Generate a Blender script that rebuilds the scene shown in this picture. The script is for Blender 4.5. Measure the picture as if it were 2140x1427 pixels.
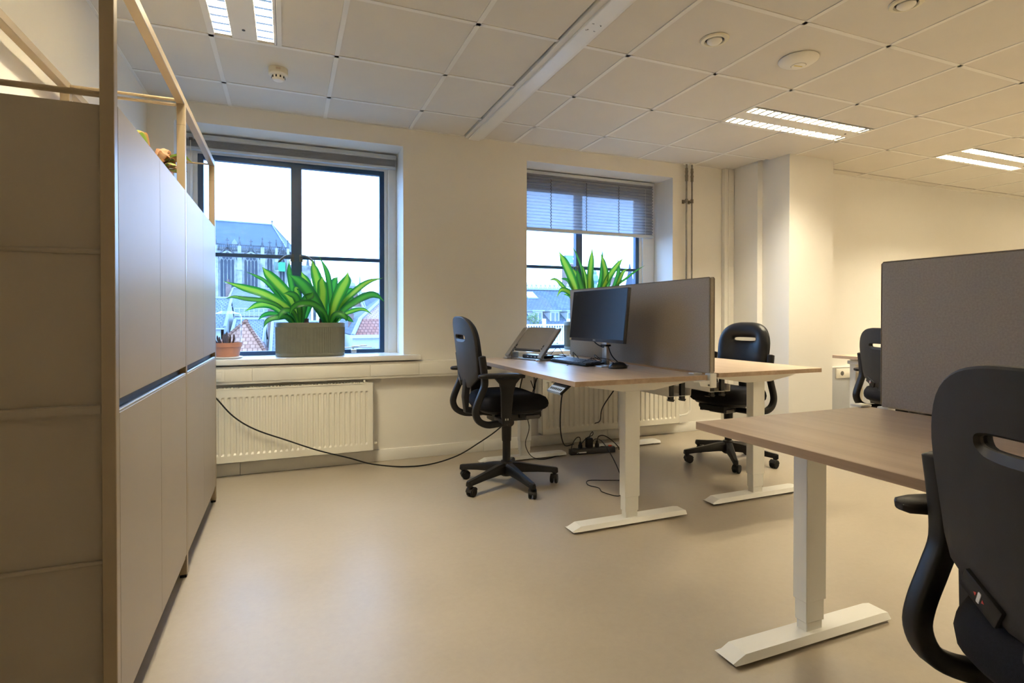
import bpy, bmesh, math, random
from mathutils import Vector, Matrix
from math import sin, cos, pi, radians

for _o in list(bpy.data.objects): bpy.data.objects.remove(_o, do_unlink=True)
SC = bpy.context.scene
COL = SC.collection

# ------------------------------------------------------------------ camera
cam_d = bpy.data.cameras.new('camera'); cam = bpy.data.objects.new('camera', cam_d); COL.objects.link(cam)
cam.location = (0, 0, 1.075)
cam.rotation_euler = (radians(89.5), 0, -radians(22.177))
cam_d.sensor_fit = 'HORIZONTAL'; cam_d.sensor_width = 36.0
cam_d.lens = 36.0 * 1153.0 / 2140.0
cam_d.shift_y = (672.06 - 713.5) / 2140.0
cam_d.clip_start = 0.02; cam_d.clip_end = 2000
SC.camera = cam

# ------------------------------------------------------------------ sky, exposure
world = bpy.data.worlds.new('overcast_sky'); SC.world = world; world.use_nodes = True
_bg = world.node_tree.nodes['Background']
_bg.inputs[0].default_value = (0.42, 0.75, 1.36, 1); _bg.inputs[1].default_value = 5.5
SC.view_settings.view_transform = 'Standard'; SC.view_settings.look = 'None'
SC.view_settings.gamma = 1.0; SC.view_settings.use_curve_mapping = False
SC.view_settings.exposure = 0.72
LAMP = 232.0            # luminance of the fluorescent tubes
LAMP_COL = (1.0, 0.875, 0.62)

# ------------------------------------------------------------------ helpers
def P3(v): return Vector(v)

class MB:
    """collects shapes into one mesh"""
    def __init__(s): s.v = []; s.f = []; s.uv = {}
    def add(s, vs, fs, M=None):
        o = len(s.v)
        for q in vs:
            q = Vector(q); s.v.append(tuple(M @ q) if M else tuple(q))
        for f in fs: s.f.append(tuple(i + o for i in f))
        return s
    def addbm(s, bm, M=None):
        bm.verts.ensure_lookup_table(); bm.verts.index_update()
        s.add([q.co[:] for q in bm.verts], [[q.index for q in f.verts] for f in bm.faces], M); bm.free(); return s
    def box(s, x0, x1, y0, y1, z0, z1, bev=0, seg=2, M=None):
        if not bev:
            vs = [(x0,y0,z0),(x1,y0,z0),(x1,y1,z0),(x0,y1,z0),(x0,y0,z1),(x1,y0,z1),(x1,y1,z1),(x0,y1,z1)]
            return s.add(vs, [(3,2,1,0),(4,5,6,7),(0,1,5,4),(1,2,6,5),(2,3,7,6),(3,0,4,7)], M)
        bm = bmesh.new(); bmesh.ops.create_cube(bm, size=1)
        for q in bm.verts: q.co = ((x0+x1)/2 + q.co.x*(x1-x0), (y0+y1)/2 + q.co.y*(y1-y0), (z0+z1)/2 + q.co.z*(z1-z0))
        bmesh.ops.bevel(bm, geom=bm.edges[:], offset=bev, segments=seg, profile=0.5, affect='EDGES')
        return s.addbm(bm, M)
    def prism(s, poly, axis, a0, a1, bev=0, seg=2, M=None):
        """poly: 2D outline in the two axes other than `axis`, pushed from a0 to a1"""
        def pt(p, a):
            return {'x': (a, p[0], p[1]), 'y': (p[0], a, p[1]), 'z': (p[0], p[1], a)}[axis]
        n = len(poly); bm = bmesh.new()
        A = [bm.verts.new(pt(p, a0)) for p in poly]; B = [bm.verts.new(pt(p, a1)) for p in poly]
        bm.faces.new(A); bm.faces.new(B[::-1])
        for i in range(n): bm.faces.new((A[i], B[i], B[(i+1) % n], A[(i+1) % n]))
        bmesh.ops.recalc_face_normals(bm, faces=bm.faces[:])
        if bev: bmesh.ops.bevel(bm, geom=bm.edges[:], offset=bev, segments=seg, profile=0.5, affect='EDGES')
        return s.addbm(bm, M)
    def rings(s, rs, cap0=True, cap1=True, closed=True, M=None):
        n = len(rs[0]); vs = [q for r in rs for q in r]; fs = []
        m = n if closed else n - 1
        for k in range(len(rs)-1):
            for i in range(m):
                j = (i+1) % n
                fs.append((k*n+i, k*n+j, (k+1)*n+j, (k+1)*n+i))
        if cap0: fs.append(tuple(range(n))[::-1])
        if cap1: fs.append(tuple((len(rs)-1)*n+i for i in range(n)))
        return s.add(vs, fs, M)
    def lathe(s, prof, n=24, c=(0,0,0), M=None, sx=1, sy=1, cap0=True, cap1=True):
        rs = [[(c[0]+r*cos(2*pi*i/n)*sx, c[1]+r*sin(2*pi*i/n)*sy, c[2]+z) for i in range(n)] for r, z in prof]
        return s.rings(rs, cap0, cap1, True, M)
    def cyl(s, p0, p1, r, n=12, r1=None, M=None):
        return s.tube([p0, p1], [r, r if r1 is None else r1], n, M=M)
    def tube(s, path, r, n=8, asp=1.0, up=None, M=None, rect=False):
        path = [Vector(q) for q in path]; m = len(path)
        rr = r if isinstance(r, (list, tuple)) else [r]*m
        tans = [((path[min(i+1, m-1)] - path[max(i-1, 0)]).normalized()) for i in range(m)]
        t0 = tans[0]
        u = Vector(up) if up else (Vector((0,0,1)) if abs(t0.z) < .9 else Vector((1,0,0)))
        rs = []
        for i in range(m):
            t = tans[i]
            u2 = Vector(up) if up else u
            a = (u2 - t*u2.dot(t))
            a = a.normalized() if a.length > 1e-6 else t.orthogonal().normalized()
            b = t.cross(a); u = a
            ring = []
            for k in range(n):
                w = 2*pi*k/n
                ca, sa = cos(w), sin(w)
                if rect:
                    e = .45
                    ca = math.copysign(abs(ca)**e, ca); sa = math.copysign(abs(sa)**e, sa)
                ring.append(tuple(path[i] + a*(rr[i]*ca*asp) + b*(rr[i]*sa)))
            rs.append(ring)
        return s.rings(rs, True, True, True, M)
    def quad(s, a, b, c, d, M=None): return s.add([a,b,c,d], [(0,1,2,3)], M)
    def sheet(s, grid, thick=0, M=None):
        """grid[i][j] of points -> surface; thick along -normal guess (z) """
        n = len(grid); m = len(grid[0])
        vs = [q for r in grid for q in r]
        fs = [(i*m+j, i*m+j+1, (i+1)*m+j+1, (i+1)*m+j) for i in range(n-1) for j in range(m-1)]
        return s.add(vs, fs, M)
    def mesh(s, name, mat, smooth=30, recalc=True):
        me = bpy.data.meshes.new(name); me.from_pydata(s.v, [], s.f); me.validate()
        if recalc:
            bm = bmesh.new(); bm.from_mesh(me); bmesh.ops.recalc_face_normals(bm, faces=bm.faces[:]); bm.to_mesh(me); bm.free()
        if smooth:
            me.shade_smooth(); me.set_sharp_from_angle(angle=radians(smooth))
        me.materials.append(mat); me.update()
        return me
    def build(s, name, mat, parent=None, smooth=30, label=None, recalc=True):
        return link(name, s.mesh(name, mat, smooth, recalc), parent, label)

def link(name, me, parent=None, label=None):
    o = bpy.data.objects.new(name, me); COL.objects.link(o)
    if parent is not None: o.parent = parent
    if label: o['label'] = label
    return o
def thing(name, label, cat, loc=(0,0,0), rz=0, group=None):
    o = bpy.data.objects.new(name, None); COL.objects.link(o); o.empty_display_size = .1
    o.location = loc; o.rotation_euler = (0, 0, rz); return tag(o, label, cat, group)
def tag(o, label, cat, group=None):
    o['label'] = label; o['category'] = cat
    if group: o['group'] = group
    return o
def struct(o, label=None):
    o['kind'] = 'structure'
    if label: o['label'] = label
    return o
def spline(pts, n=8):
    """Catmull-Rom through points"""
    p = [Vector(q) for q in pts]; p = [p[0]*2-p[1]] + p + [p[-1]*2-p[-2]]; out = []
    for i in range(1, len(p)-2):
        for k in range(n):
            t = k/n
            out.append(0.5*((2*p[i]) + (p[i+1]-p[i-1])*t + (2*p[i-1]-5*p[i]+4*p[i+1]-p[i+2])*t*t + (-p[i-1]+3*p[i]-3*p[i+1]+p[i+2])*t**3))
    out.append(p[-2]); return out

# ------------------------------------------------------------------ materials
def nmat(name): 
    m = bpy.data.materials.new(name); m.use_nodes = True
    nt = m.node_tree; return m, nt, nt.nodes['Principled BSDF']
def ramp(nt, fac, stops):
    r = nt.nodes.new('ShaderNodeValToRGB'); e = r.color_ramp.elements
    while len(e) < len(stops): e.new(.5)
    for k, (p, c) in enumerate(stops): e[k].position = p; e[k].color = (*c, 1)
    nt.links.new(fac, r.inputs[0]); return r.outputs[0]
def coords(nt, scale=(1,1,1), kind='Object', rot=(0,0,0)):
    tc = nt.nodes.new('ShaderNodeTexCoord'); mp = nt.nodes.new('ShaderNodeMapping')
    mp.inputs['Scale'].default_value = scale; mp.inputs['Rotation'].default_value = rot
    nt.links.new(tc.outputs[kind], mp.inputs[0]); return mp.outputs[0]
def noise(nt, vec, scale, detail=4, rough=.55):
    n = nt.nodes.new('ShaderNodeTexNoise'); n.inputs['Scale'].default_value = scale
    n.inputs['Detail'].default_value = detail; n.inputs['Roughness'].default_value = rough
    nt.links.new(vec, n.inputs['Vector']); return n.outputs['Fac']
def bump(nt, bs, fac, strength, dist=.001):
    b = nt.nodes.new('ShaderNodeBump'); b.inputs['Strength'].default_value = strength; b.inputs['Distance'].default_value = dist
    nt.links.new(fac, b.inputs['Height']); nt.links.new(b.outputs[0], bs.inputs['Normal'])
def M_(name, col, rough=.5, metal=0, spec=.5, var=.04, nscale=6, bscale=0, bstr=.1, coat=0):
    m, nt, bs = nmat(name)
    vec = coords(nt)
    f = noise(nt, vec, nscale)
    lo = tuple(c*(1-var) for c in col); hi = tuple(min(1, c*(1+var)) for c in col)
    nt.links.new(ramp(nt, f, [(.3, lo), (.7, hi)]), bs.inputs['Base Color'])
    bs.inputs['Roughness'].default_value = rough; bs.inputs['Metallic'].default_value = metal
    bs.inputs['Specular IOR Level'].default_value = spec; bs.inputs['Coat Weight'].default_value = coat
    if bscale: bump(nt, bs, noise(nt, vec, bscale, 3), bstr)
    return m
def wood_mat(name, cols, axis='y'):
    m, nt, bs = nmat(name)
    sc = {'y': (42, 1.6, 42), 'x': (1.6, 42, 42)}[axis]
    vec = coords(nt, sc)
    f1 = noise(nt, vec, 1.0, 6, .62)
    sc2 = {'y': (9, .5, 9), 'x': (.5, 9, 9)}[axis]
    f2 = noise(nt, coords(nt, sc2), 1.0, 4)
    mx = nt.nodes.new('ShaderNodeMath'); mx.operation = 'MULTIPLY_ADD'; mx.inputs[1].default_value = .5
    nt.links.new(f1, mx.inputs[0])
    hf = nt.nodes.new('ShaderNodeMath'); hf.operation = 'MULTIPLY'; hf.inputs[1].default_value = .5
    nt.links.new(f2, hf.inputs[0]); nt.links.new(hf.outputs[0], mx.inputs[2])
    nt.links.new(ramp(nt, mx.outputs[0], [(.32, cols[0]), (.5, cols[1]), (.68, cols[2])]), bs.inputs['Base Color'])
    bs.inputs['Roughness'].default_value = .36; bs.inputs['Specular IOR Level'].default_value = .5
    bump(nt, bs, f1, .08); return m
def tile_mat(name, c1, c2, mortar, sx, sy, rough=.7, kind='UV', bstr=.6):
    """roof tiles / bricks on UVs in metres"""
    m, nt, bs = nmat(name)
    br = nt.nodes.new('ShaderNodeTexBrick'); br.inputs['Scale'].default_value = 1
    br.inputs['Brick Width'].default_value = sx; br.inputs['Row Height'].default_value = sy
    br.inputs['Mortar Size'].default_value = .09*sy; br.inputs['Color1'].default_value = (*c1,1); br.inputs['Color2'].default_value = (*c2,1)
    br.inputs['Mortar'].default_value = (*mortar,1)
    nt.links.new(coords(nt, kind=kind), br.inputs['Vector'])
    n = noise(nt, coords(nt, kind=kind), .8, 3)
    mix = nt.nodes.new('ShaderNodeMix'); mix.data_type = 'RGBA'; mix.blend_type = 'MULTIPLY'; mix.inputs[0].default_value = .35
    nt.links.new(br.outputs['Color'], mix.inputs[6]); nt.links.new(ramp(nt, n, [(.3,(.65,.65,.65)),(.7,(1.25,1.25,1.25))]), mix.inputs[7])
    nt.links.new(mix.outputs[2], bs.inputs['Base Color']); bs.inputs['Roughness'].default_value = rough; bs.inputs['Specular IOR Level'].default_value = .08
    bump(nt, bs, br.outputs['Fac'], -bstr, .03); return m
def emit_mat(name, col, s):
    m = bpy.data.materials.new(name); m.use_nodes = True; nt = m.node_tree; nt.nodes.clear()
    e = nt.nodes.new('ShaderNodeEmission'); o = nt.nodes.new('ShaderNodeOutputMaterial')
    e.inputs[0].default_value = (*col,1); e.inputs[1].default_value = s; nt.links.new(e.outputs[0], o.inputs[0]); return m
def glass_mat(name, tint=(1,1,1), ior=1.45, mixglossy=None):
    m = bpy.data.materials.new(name); m.use_nodes = True; nt = m.node_tree; nt.nodes.clear()
    t = nt.nodes.new('ShaderNodeBsdfTransparent'); g = nt.nodes.new('ShaderNodeBsdfGlossy'); x = nt.nodes.new('ShaderNodeMixShader')
    lw = nt.nodes.new('ShaderNodeLayerWeight'); lw.inputs[0].default_value = .5
    pw = nt.nodes.new('ShaderNodeMath'); pw.operation = 'POWER'; pw.inputs[1].default_value = 5; nt.links.new(lw.outputs['Facing'], pw.inputs[0])
    fr = nt.nodes.new('ShaderNodeMath'); fr.operation = 'MULTIPLY_ADD'; fr.inputs[1].default_value = .9; fr.inputs[2].default_value = ((ior-1)/(ior+1))**2; nt.links.new(pw.outputs[0], fr.inputs[0])
    o = nt.nodes.new('ShaderNodeOutputMaterial'); t.inputs[0].default_value = (*tint,1); g.inputs['Roughness'].default_value = .02
    nt.links.new(fr.outputs[0], x.inputs[0]); nt.links.new(t.outputs[0], x.inputs[1]); nt.links.new(g.outputs[0], x.inputs[2]); nt.links.new(x.outputs[0], o.inputs[0])
    return m
def leaf_mat(name, edge, mid, core, transl=.35):
    m, nt, bs = nmat(name)
    tc = nt.nodes.new('ShaderNodeTexCoord'); sp = nt.nodes.new('ShaderNodeSeparateXYZ'); nt.links.new(tc.outputs['UV'], sp.inputs[0])
    nz = noise(nt, coords(nt, (26, 2, 1), 'UV'), 1.0, 3)
    a = nt.nodes.new('ShaderNodeMath'); a.operation = 'MULTIPLY_ADD'; a.inputs[1].default_value = .18
    nt.links.new(nz, a.inputs[0]); 
    s2 = nt.nodes.new('ShaderNodeMath'); s2.operation = 'SUBTRACT'; s2.inputs[1].default_value = .09; nt.links.new(sp.outputs[0], s2.inputs[0])
    nt.links.new(s2.outputs[0], a.inputs[2])
    c = ramp(nt, a.outputs[0], [(.0, edge), (.2, mid), (.34, core), (.5, tuple(x*1.05 for x in core)), (.66, core), (.8, mid), (1.0, edge)])
    nt.links.new(c, bs.inputs['Base Color']); bs.inputs['Roughness'].default_value = .38
    tr = nt.nodes.new('ShaderNodeBsdfTranslucent'); nt.links.new(c, tr.inputs[0]); mx = nt.nodes.new('ShaderNodeMixShader'); mx.inputs[0].default_value = transl
    o = nt.nodes['Material Output']; nt.links.new(bs.outputs[0], mx.inputs[1]); nt.links.new(tr.outputs[0], mx.inputs[2]); nt.links.new(mx.outputs[0], o.inputs[0])
    return m

W = {}
W['wall'] = M_('wall_paint', (.80,.765,.69), .62, bscale=220, bstr=.06, var=.015, nscale=1.5)
W['wallw'] = M_('white_wall_paint', (.82,.80,.76), .6, bscale=220, bstr=.06, var=.015, nscale=1.5)
W['tile'] = M_('ceiling_tile', (.70,.665,.605), .9, bscale=420, bstr=.35, var=.02, nscale=3, spec=.1)
W['bar'] = M_('ceiling_bar_white', (.80,.78,.73), .55, var=.02)
W['void'] = M_('ceiling_void', (.12,.11,.10), .9)
W['white'] = M_('white_lacquer', (.83,.81,.75), .34, var=.015)
W['whitep'] = M_('white_plastic', (.82,.79,.71), .4, var=.02)
W['trunk'] = M_('duct_cream', (.80,.765,.675), .42, var=.015)
W['rad'] = M_('radiator_enamel', (.80,.765,.66), .38, var=.015)
W['steelw'] = M_('desk_white_steel', (.80,.79,.74), .4, var=.01)
W['sill'] = M_('sill_white', (.82,.81,.78), .25, var=.015)
W['frame'] = M_('window_dark_frame', (.008,.045,.115), .42, var=.08)  # blue daylight glare on the dark steel is mixed into the base colour
W['frameW'] = M_('window_white_frame', (.80,.80,.78), .42, var=.02)
W['glass'] = glass_mat('window_glass', (.97,.985,1))
W['clear'] = glass_mat('clear_plastic', (.95,.97,.98), 1.35)
W['cab'] = M_('cabinet_greige', (.39,.335,.26), .45, spec=.22, var=.02, nscale=3, bscale=500, bstr=.04)
W['cabf'] = M_('cabinet_frame_bronze', (.36,.285,.19), .38, metal=.35, var=.03)
W['slot'] = M_('cabinet_slot_dark', (.05,.045,.04), .5)
W['wood'] = wood_mat('desk_oak_laminate', [(.53,.385,.26),(.64,.485,.34),(.70,.55,.40)])
W['woode'] = wood_mat('desk_oak_edge', [(.30,.20,.13),(.40,.285,.195),(.47,.35,.245)])
W['fab'] = M_('divider_fabric', (.40,.355,.295), .95, var=.10, nscale=160, bscale=700, bstr=.5, spec=.1)
W['fabe'] = M_('divider_piping', (.24,.20,.15), .9, var=.06, nscale=80, spec=.1)
W['blk'] = M_('black_plastic', (.009,.0085,.0085), .42, spec=.28, var=.15, nscale=14, bscale=300, bstr=.08)
W['shell'] = M_('charcoal_shell', (.023,.021,.019), .5, spec=.3, var=.2, nscale=9, bscale=350, bstr=.12)
W['seat'] = M_('black_seat_fabric', (.006,.006,.0085), .85, var=.3, nscale=200, bscale=600, bstr=.5, spec=.2)
W['lea'] = M_('black_vinyl', (.007,.007,.009), .40, spec=.3, var=.1, nscale=20, bscale=260, bstr=.12)
W['rub'] = M_('rubber', (.008,.008,.008), .6, spec=.3)
W['chr'] = M_('brushed_aluminium', (.60,.58,.54), .32, metal=1, var=.03)
W['alu'] = M_('satin_silver', (.46,.44,.40), .36, metal=.75, var=.03)
W['alud'] = M_('dark_silver', (.10,.095,.09), .45, metal=.3)
W['scr'] = M_('monitor_screen', (.006,.0065,.008), .28, spec=.16, var=.05)
W['bez'] = M_('monitor_bezel', (.012,.014,.02), .35)
W['key'] = M_('key_black', (.03,.032,.036), .4)
W['prt'] = M_('white_print', (.75,.75,.72), .5)
W['red'] = M_('red_switch', (.75,.06,.03), .35)
W['redp'] = M_('red_print', (.55,.05,.04), .5)
W['gold'] = M_('gold_sticker', (.62,.5,.25), .4)
W['yel'] = M_('yellow_print', (.75,.6,.12), .5)
W['galv'] = M_('galvanised_pipe', (.30,.28,.24), .45, metal=.6, var=.12, nscale=30)
W['brass'] = M_('dull_fitting', (.22,.19,.14), .5, metal=.5, var=.15, nscale=30)
W['beige'] = M_('detector_cream', (.72,.67,.53), .4)
W['terra'] = M_('terracotta', (.52,.24,.155), .75, var=.08, nscale=18, bscale=160, bstr=.15)
W['soil'] = M_('dark_soil', (.025,.018,.013), .95, var=.4, nscale=60, bscale=90, bstr=.9)
W['railp'] = M_('blind_rail_paint', (.55,.58,.60), .4)
W['planter'] = M_('grey_green_planter', (.135,.135,.095), .5, var=.10, nscale=10, bscale=140, bstr=.1)
W['leaf'] = leaf_mat('striped_leaf', (.02,.16,.035), (.03,.30,.03), (.32,.55,.05))
W['leafd'] = leaf_mat('green_leaf', (.015,.12,.045), (.02,.20,.035), (.06,.34,.04))
W['succ'] = M_('succulent_brown', (.10,.06,.055), .6, var=.3, nscale=30)
W['begonia'] = leaf_mat('reddish_leaf', (.40,.14,.08), (.30,.26,.07), (.16,.28,.05), .3)
W['begonia2'] = leaf_mat('brown_leaf', (.42,.2,.12), (.36,.20,.11), (.42,.26,.16), .3)
W['blackhole'] = M_('socket_dark', (.02,.02,.02), .6)
W['lampmirror'] = M_('louvre_aluminium', (.86,.84,.80), .28, metal=.9, var=.01)
W['lamp'] = emit_mat('fluorescent_tube', LAMP_COL, LAMP)
W['casing'] = M_('shade_grey_casing', (.40,.42,.46), .45)  # bluish grey paints the shade on the casing front
W['panelsheen'] = M_('panel_window_sheen', (.42,.52,.66), .35)  # pale blue paints the window's reflection on the keypad face
W['tagw'] = M_('cream_tag', (.62,.5,.38), .7)

def blind_mat():
    m = bpy.data.materials.new('pleated_blind_fabric'); m.use_nodes = True; nt = m.node_tree; nt.nodes.clear()
    d = nt.nodes.new('ShaderNodeBsdfDiffuse'); t = nt.nodes.new('ShaderNodeBsdfTranslucent'); tr = nt.nodes.new('ShaderNodeBsdfTransparent')
    a = nt.nodes.new('ShaderNodeMixShader'); b = nt.nodes.new('ShaderNodeMixShader'); o = nt.nodes.new('ShaderNodeOutputMaterial')
    f = noise(nt, coords(nt, (3, 3, 3)), 1.0, 2)
    c = ramp(nt, f, [(.3, (.40,.41,.43)), (.7, (.42,.43,.45))])
    nt.links.new(c, d.inputs[0]); nt.links.new(c, t.inputs[0]); tr.inputs[0].default_value = (.85,.88,.95,1)
    a.inputs[0].default_value = .30; b.inputs[0].default_value = .06
    nt.links.new(d.outputs[0], a.inputs[1]); nt.links.new(t.outputs[0], a.inputs[2])
    nt.links.new(a.outputs[0], b.inputs[1]); nt.links.new(tr.outputs[0], b.inputs[2]); nt.links.new(b.outputs[0], o.inputs[0]); return m
W['blind'] = blind_mat()

def floor_mat():
    m, nt, bs = nmat('linoleum_floor')
    vec = coords(nt)
    f = noise(nt, vec, .9, 5, .6); g = noise(nt, vec, 38, 5, .7)
    mx = nt.nodes.new('ShaderNodeMath'); mx.operation = 'MULTIPLY_ADD'; mx.inputs[1].default_value = .35
    nt.links.new(g, mx.inputs[0]); nt.links.new(f, mx.inputs[2])
    nt.links.new(ramp(nt, mx.outputs[0], [(.45, (.335,.285,.215)), (.68, (.375,.32,.245)), (.9, (.41,.355,.275))]), bs.inputs['Base Color'])
    nt.links.new(ramp(nt, f, [(.3,(.32,)*3),(.7,(.42,)*3)]), bs.inputs['Roughness'])
    bs.inputs['Specular IOR Level'].default_value = .5
    bump(nt, bs, g, .05); return m
W['floor'] = floor_mat()
# ------------------------------------------------------------------ room shell
YW = 4.176; ZC = 2.497; XL = -0.83; XR = 9.4; YF = -3.0; YB = 3.88
YO = 4.53                                                       # outer face of window wall
b = MB(); b.box(XL-.1, XR+.1, YF-.1, YW+.36, -.12, 0)
struct(b.build('floor', W['floor'], smooth=0), 'beige linoleum floor')
O1 = (-.68, .815); O2 = (1.834, 3.309); OZ = (.745, 2.362)
b = MB()
for x0, x1 in ((XL-.12, O1[0]), (O1[1], O2[0]), (O2[1], 4.02)): b.box(x0, x1, YW, YO, 0, 2.75)
for o in (O1, O2):
    b.box(o[0], o[1], YW, YO, 0, OZ[0]); b.box(o[0], o[1], YW, YO, OZ[1], 2.75)
wall_back = struct(b.build('wall_back', W['wall'], smooth=0), 'cream painted wall with two deep window openings')
b = MB(); b.box(XL-.12, XL, YF-.1, YW, 0, 2.75)
struct(b.build('wall_left', W['wall'], smooth=0), 'cream wall behind the cabinets')
b = MB(); b.box(XR, XR+.12, YF-.1, YB, 0, 2.75)
struct(b.build('wall_right', W['wallw'], smooth=0), 'white wall at the far right end')
b = MB(); b.box(XL-.12, XR+.12, YF-.12, YF, 0, 2.75)
struct(b.build('wall_front', W['wall'], smooth=0), 'cream wall behind the viewer')
b = MB(); b.box(4.6, XR+.12, YB, YO, 0, 2.75)
struct(b.build('wall_back_recess', W['wallw'], smooth=0), 'white wall beyond the square pillar')
# square pillar with a stepped side
b = MB(); b.prism([(4.0,YO),(4.0,3.845),(4.06,3.845),(4.06,3.55),(4.6,3.55),(4.6,YO)], 'z', 0, 2.75)
struct(b.build('wall_pillar', W['wallw'], smooth=0), 'white square pillar with stepped side')
# pipe chase in the corner, with its cover joints
b = MB(); b.box(3.885, 4.0, YW-.045, YW, 0, ZC, .004); tb = b.build('trim_1', W['wall']); struct(tb, 'narrow boxed pipe chase in the room corner')
b = MB()
for z0, z1 in ((.02,.86),(.863,1.56),(1.563,2.28),(2.283,2.49)): b.box(3.925, 3.985, YW-.053, YW-.044, z0, z1, .002)
b.build('chase_cover', W['wall'], tb)
# skirting
b = MB()
for x0, x1 in ((XL, -.30), (-.298, 1.45), (1.452, 2.6), (2.602, 3.885)): b.box(x0, x1, YW-.014, YW, 0, .088, .003)
struct(b.build('baseboard_back', W['white']), 'white skirting board along the window wall')
b = MB(); b.box(4.6, XR, YB-.014, YB, 0, .088, .003)
struct(b.build('baseboard_right', W['white']), 'white skirting board of the recessed wall')

# ------------------------------------------------------------------ ceiling: slab, bars, tiles
b = MB(); b.box(XL-.12, XR+.12, YF-.12, YO, 2.66, 2.75)
ceiling = struct(b.build('ceiling', W['void'], smooth=0), 'suspended ceiling of square mineral tiles in a white grid')
RAIL = (1.30, 1.448)
gxL = [XL, -.35, .255, .865, RAIL[0]]
gxR = [RAIL[1], 1.72] + [1.72 + .6033*k for k in range(1, 13)] + [XR]
gy = [YF] + [3.16 - .607*k for k in range(10, 0, -1)] + [3.16, 3.767, YW]
def lum_rects():
    r = []
    for y0 in (1.945,): r.append((-.345, -.045, y0, y0+1.21, 'y'))
    for c in (2, 6, 10):
        for y1 in (3.155, .727, -1.70): r.append((gxR[c+1]+.004, gxR[c+3]-.004, y1-.302, y1-.002, 'x'))
    return r
LUMS = lum_rects()
BW = .012
tile_cache = {}
def tile(x0, x1, y0, y1):
    w, d = round(x1-x0, 3), round(y1-y0, 3)
    if w < .03 or d < .03: return
    if (w, d) not in tile_cache:
        q = MB(); q.box(-w/2, w/2, -d/2, d/2, 0, .018, .0015, 1); tile_cache[(w, d)] = q.mesh('ceiling_tile', W['tile'], 0)
    o = link('ceiling_tile', tile_cache[(w, d)], ceiling); o.location = ((x0+x1)/2, (y0+y1)/2, ZC - .001 + random.uniform(0, .0015))
random.seed(4)
def cells(xs):
    for i in range(len(xs)-1):
        for j in range(len(gy)-1):
            x0, x1, y0, y1 = xs[i], xs[i+1], gy[j], gy[j+1]
            if x0 > 3.9 and y0 > YB - .05: continue
            if x0 < 4.0 and y0 > 3.7 and x1 > 4.1: pass
            if x0 < 4.0 and x1 > 4.0 and y1 > 3.6:
                if y0 > 3.7: x1 = 4.0
            elif x1 > 4.05 and y1 > YB: y1 = YB
            parts = [(x0, x1, y0, y1)]
            for (a, bb, c, d, ax) in LUMS:
                new = []
                for (p, q, r, s) in parts:
                    if bb <= p+.03 or a >= q-.03 or d <= r+.03 or c >= s-.03: new.append((p, q, r, s)); continue
                    if ax == 'y':
                        if a > p+.05: new.append((p, a, r, s))
                        if bb < q-.05: new.append((bb, q, r, s))
                    else:
                        if c > r+.05: new.append((p, q, r, c))
                        if d < s-.05: new.append((p, q, d, s))
                parts = new
            for (p, q, r, s) in parts:
                if p >= 3.9 and q <= 4.7 and r >= 3.5: continue
                tile(p+BW*.7+.001, q-BW*.7-.003, r+BW*.7+.001, s-BW*.7-.003)
cells(gxL); cells(gxR)
def barobj(x0, x1, y0, y1):
    q = MB(); q.box(x0, x1, y0, y1, ZC-.0035, ZC+.004); q.build('grid_bar', W['bar'], ceiling, 0)
for x in gxL[1:-1] + gxR[1:-1]:
    top = YW if x < 4.0 else (3.55 if x < 4.6 else YB)
    inl = [l for l in LUMS if l[0]+.05 < x < l[1]-.05]
    segs = [(YF, top)]
    for l in inl: segs = [s for (a, c) in segs for s in ([(a, l[2]), (l[3], c)] if l[2] > a and l[3] < c else [(a, c)])]
    for a, c in segs: barobj(x-BW, x+BW, a, c)
for y in gy[1:-1]:
    spans = [(XL, RAIL[0]), (RAIL[1], XR if y < 3.55 else 4.0)]
    for a, c in spans:
        sg = [(a, c)]
        for l in LUMS:
            if l[2]+.02 < y < l[3]-.02: sg = [s for (p, q) in sg for s in ([(p, l[0]), (l[1], q)] if l[0] >= p-.01 and l[1] <= q+.01 else [(p, q)])]
        for p, q in sg:
            if q-p > .02: barobj(p, q, y-BW, y+BW)
l0 = LUMS[0]; barobj(l0[1]+.001, l0[1]+.024, l0[2], l0[3])
# wall angle strips
q = MB(); q.box(XL, 4.0, YW-.012, YW, ZC-.003, ZC+.004); q.box(XL, XL+.014, YF, YW, ZC-.003, ZC+.004); q.box(4.6, XR, YB-.012, YB, ZC-.003, ZC+.004)
q.build('edge_angle', W['bar'], ceiling, 0)
# partition rail running from the window wall over the desks
t = MB(); t.box(RAIL[0], RAIL[1], YF, YW-.001, ZC-.012, ZC+.02, .002, 1)
rail = struct(t.build('trim_2', W['bar']), 'white ceiling rail running towards the window wall')
t = MB(); t.box(RAIL[0]+.03, RAIL[1]-.03, YF, YW-.002, ZC-.026, ZC-.01, .003, 1); t.build('rail_cover', W['white'], rail)
t = MB()
for yy in (2.30, 2.36):
    for xx in (1.352, 1.358, 1.394, 1.400): t.cyl((xx, yy+random.uniform(-.008,.008), ZC-.0265), (xx, yy, ZC-.025), .0022, 6)
t.build('screw_hole', W['blackhole'], rail)

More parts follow.
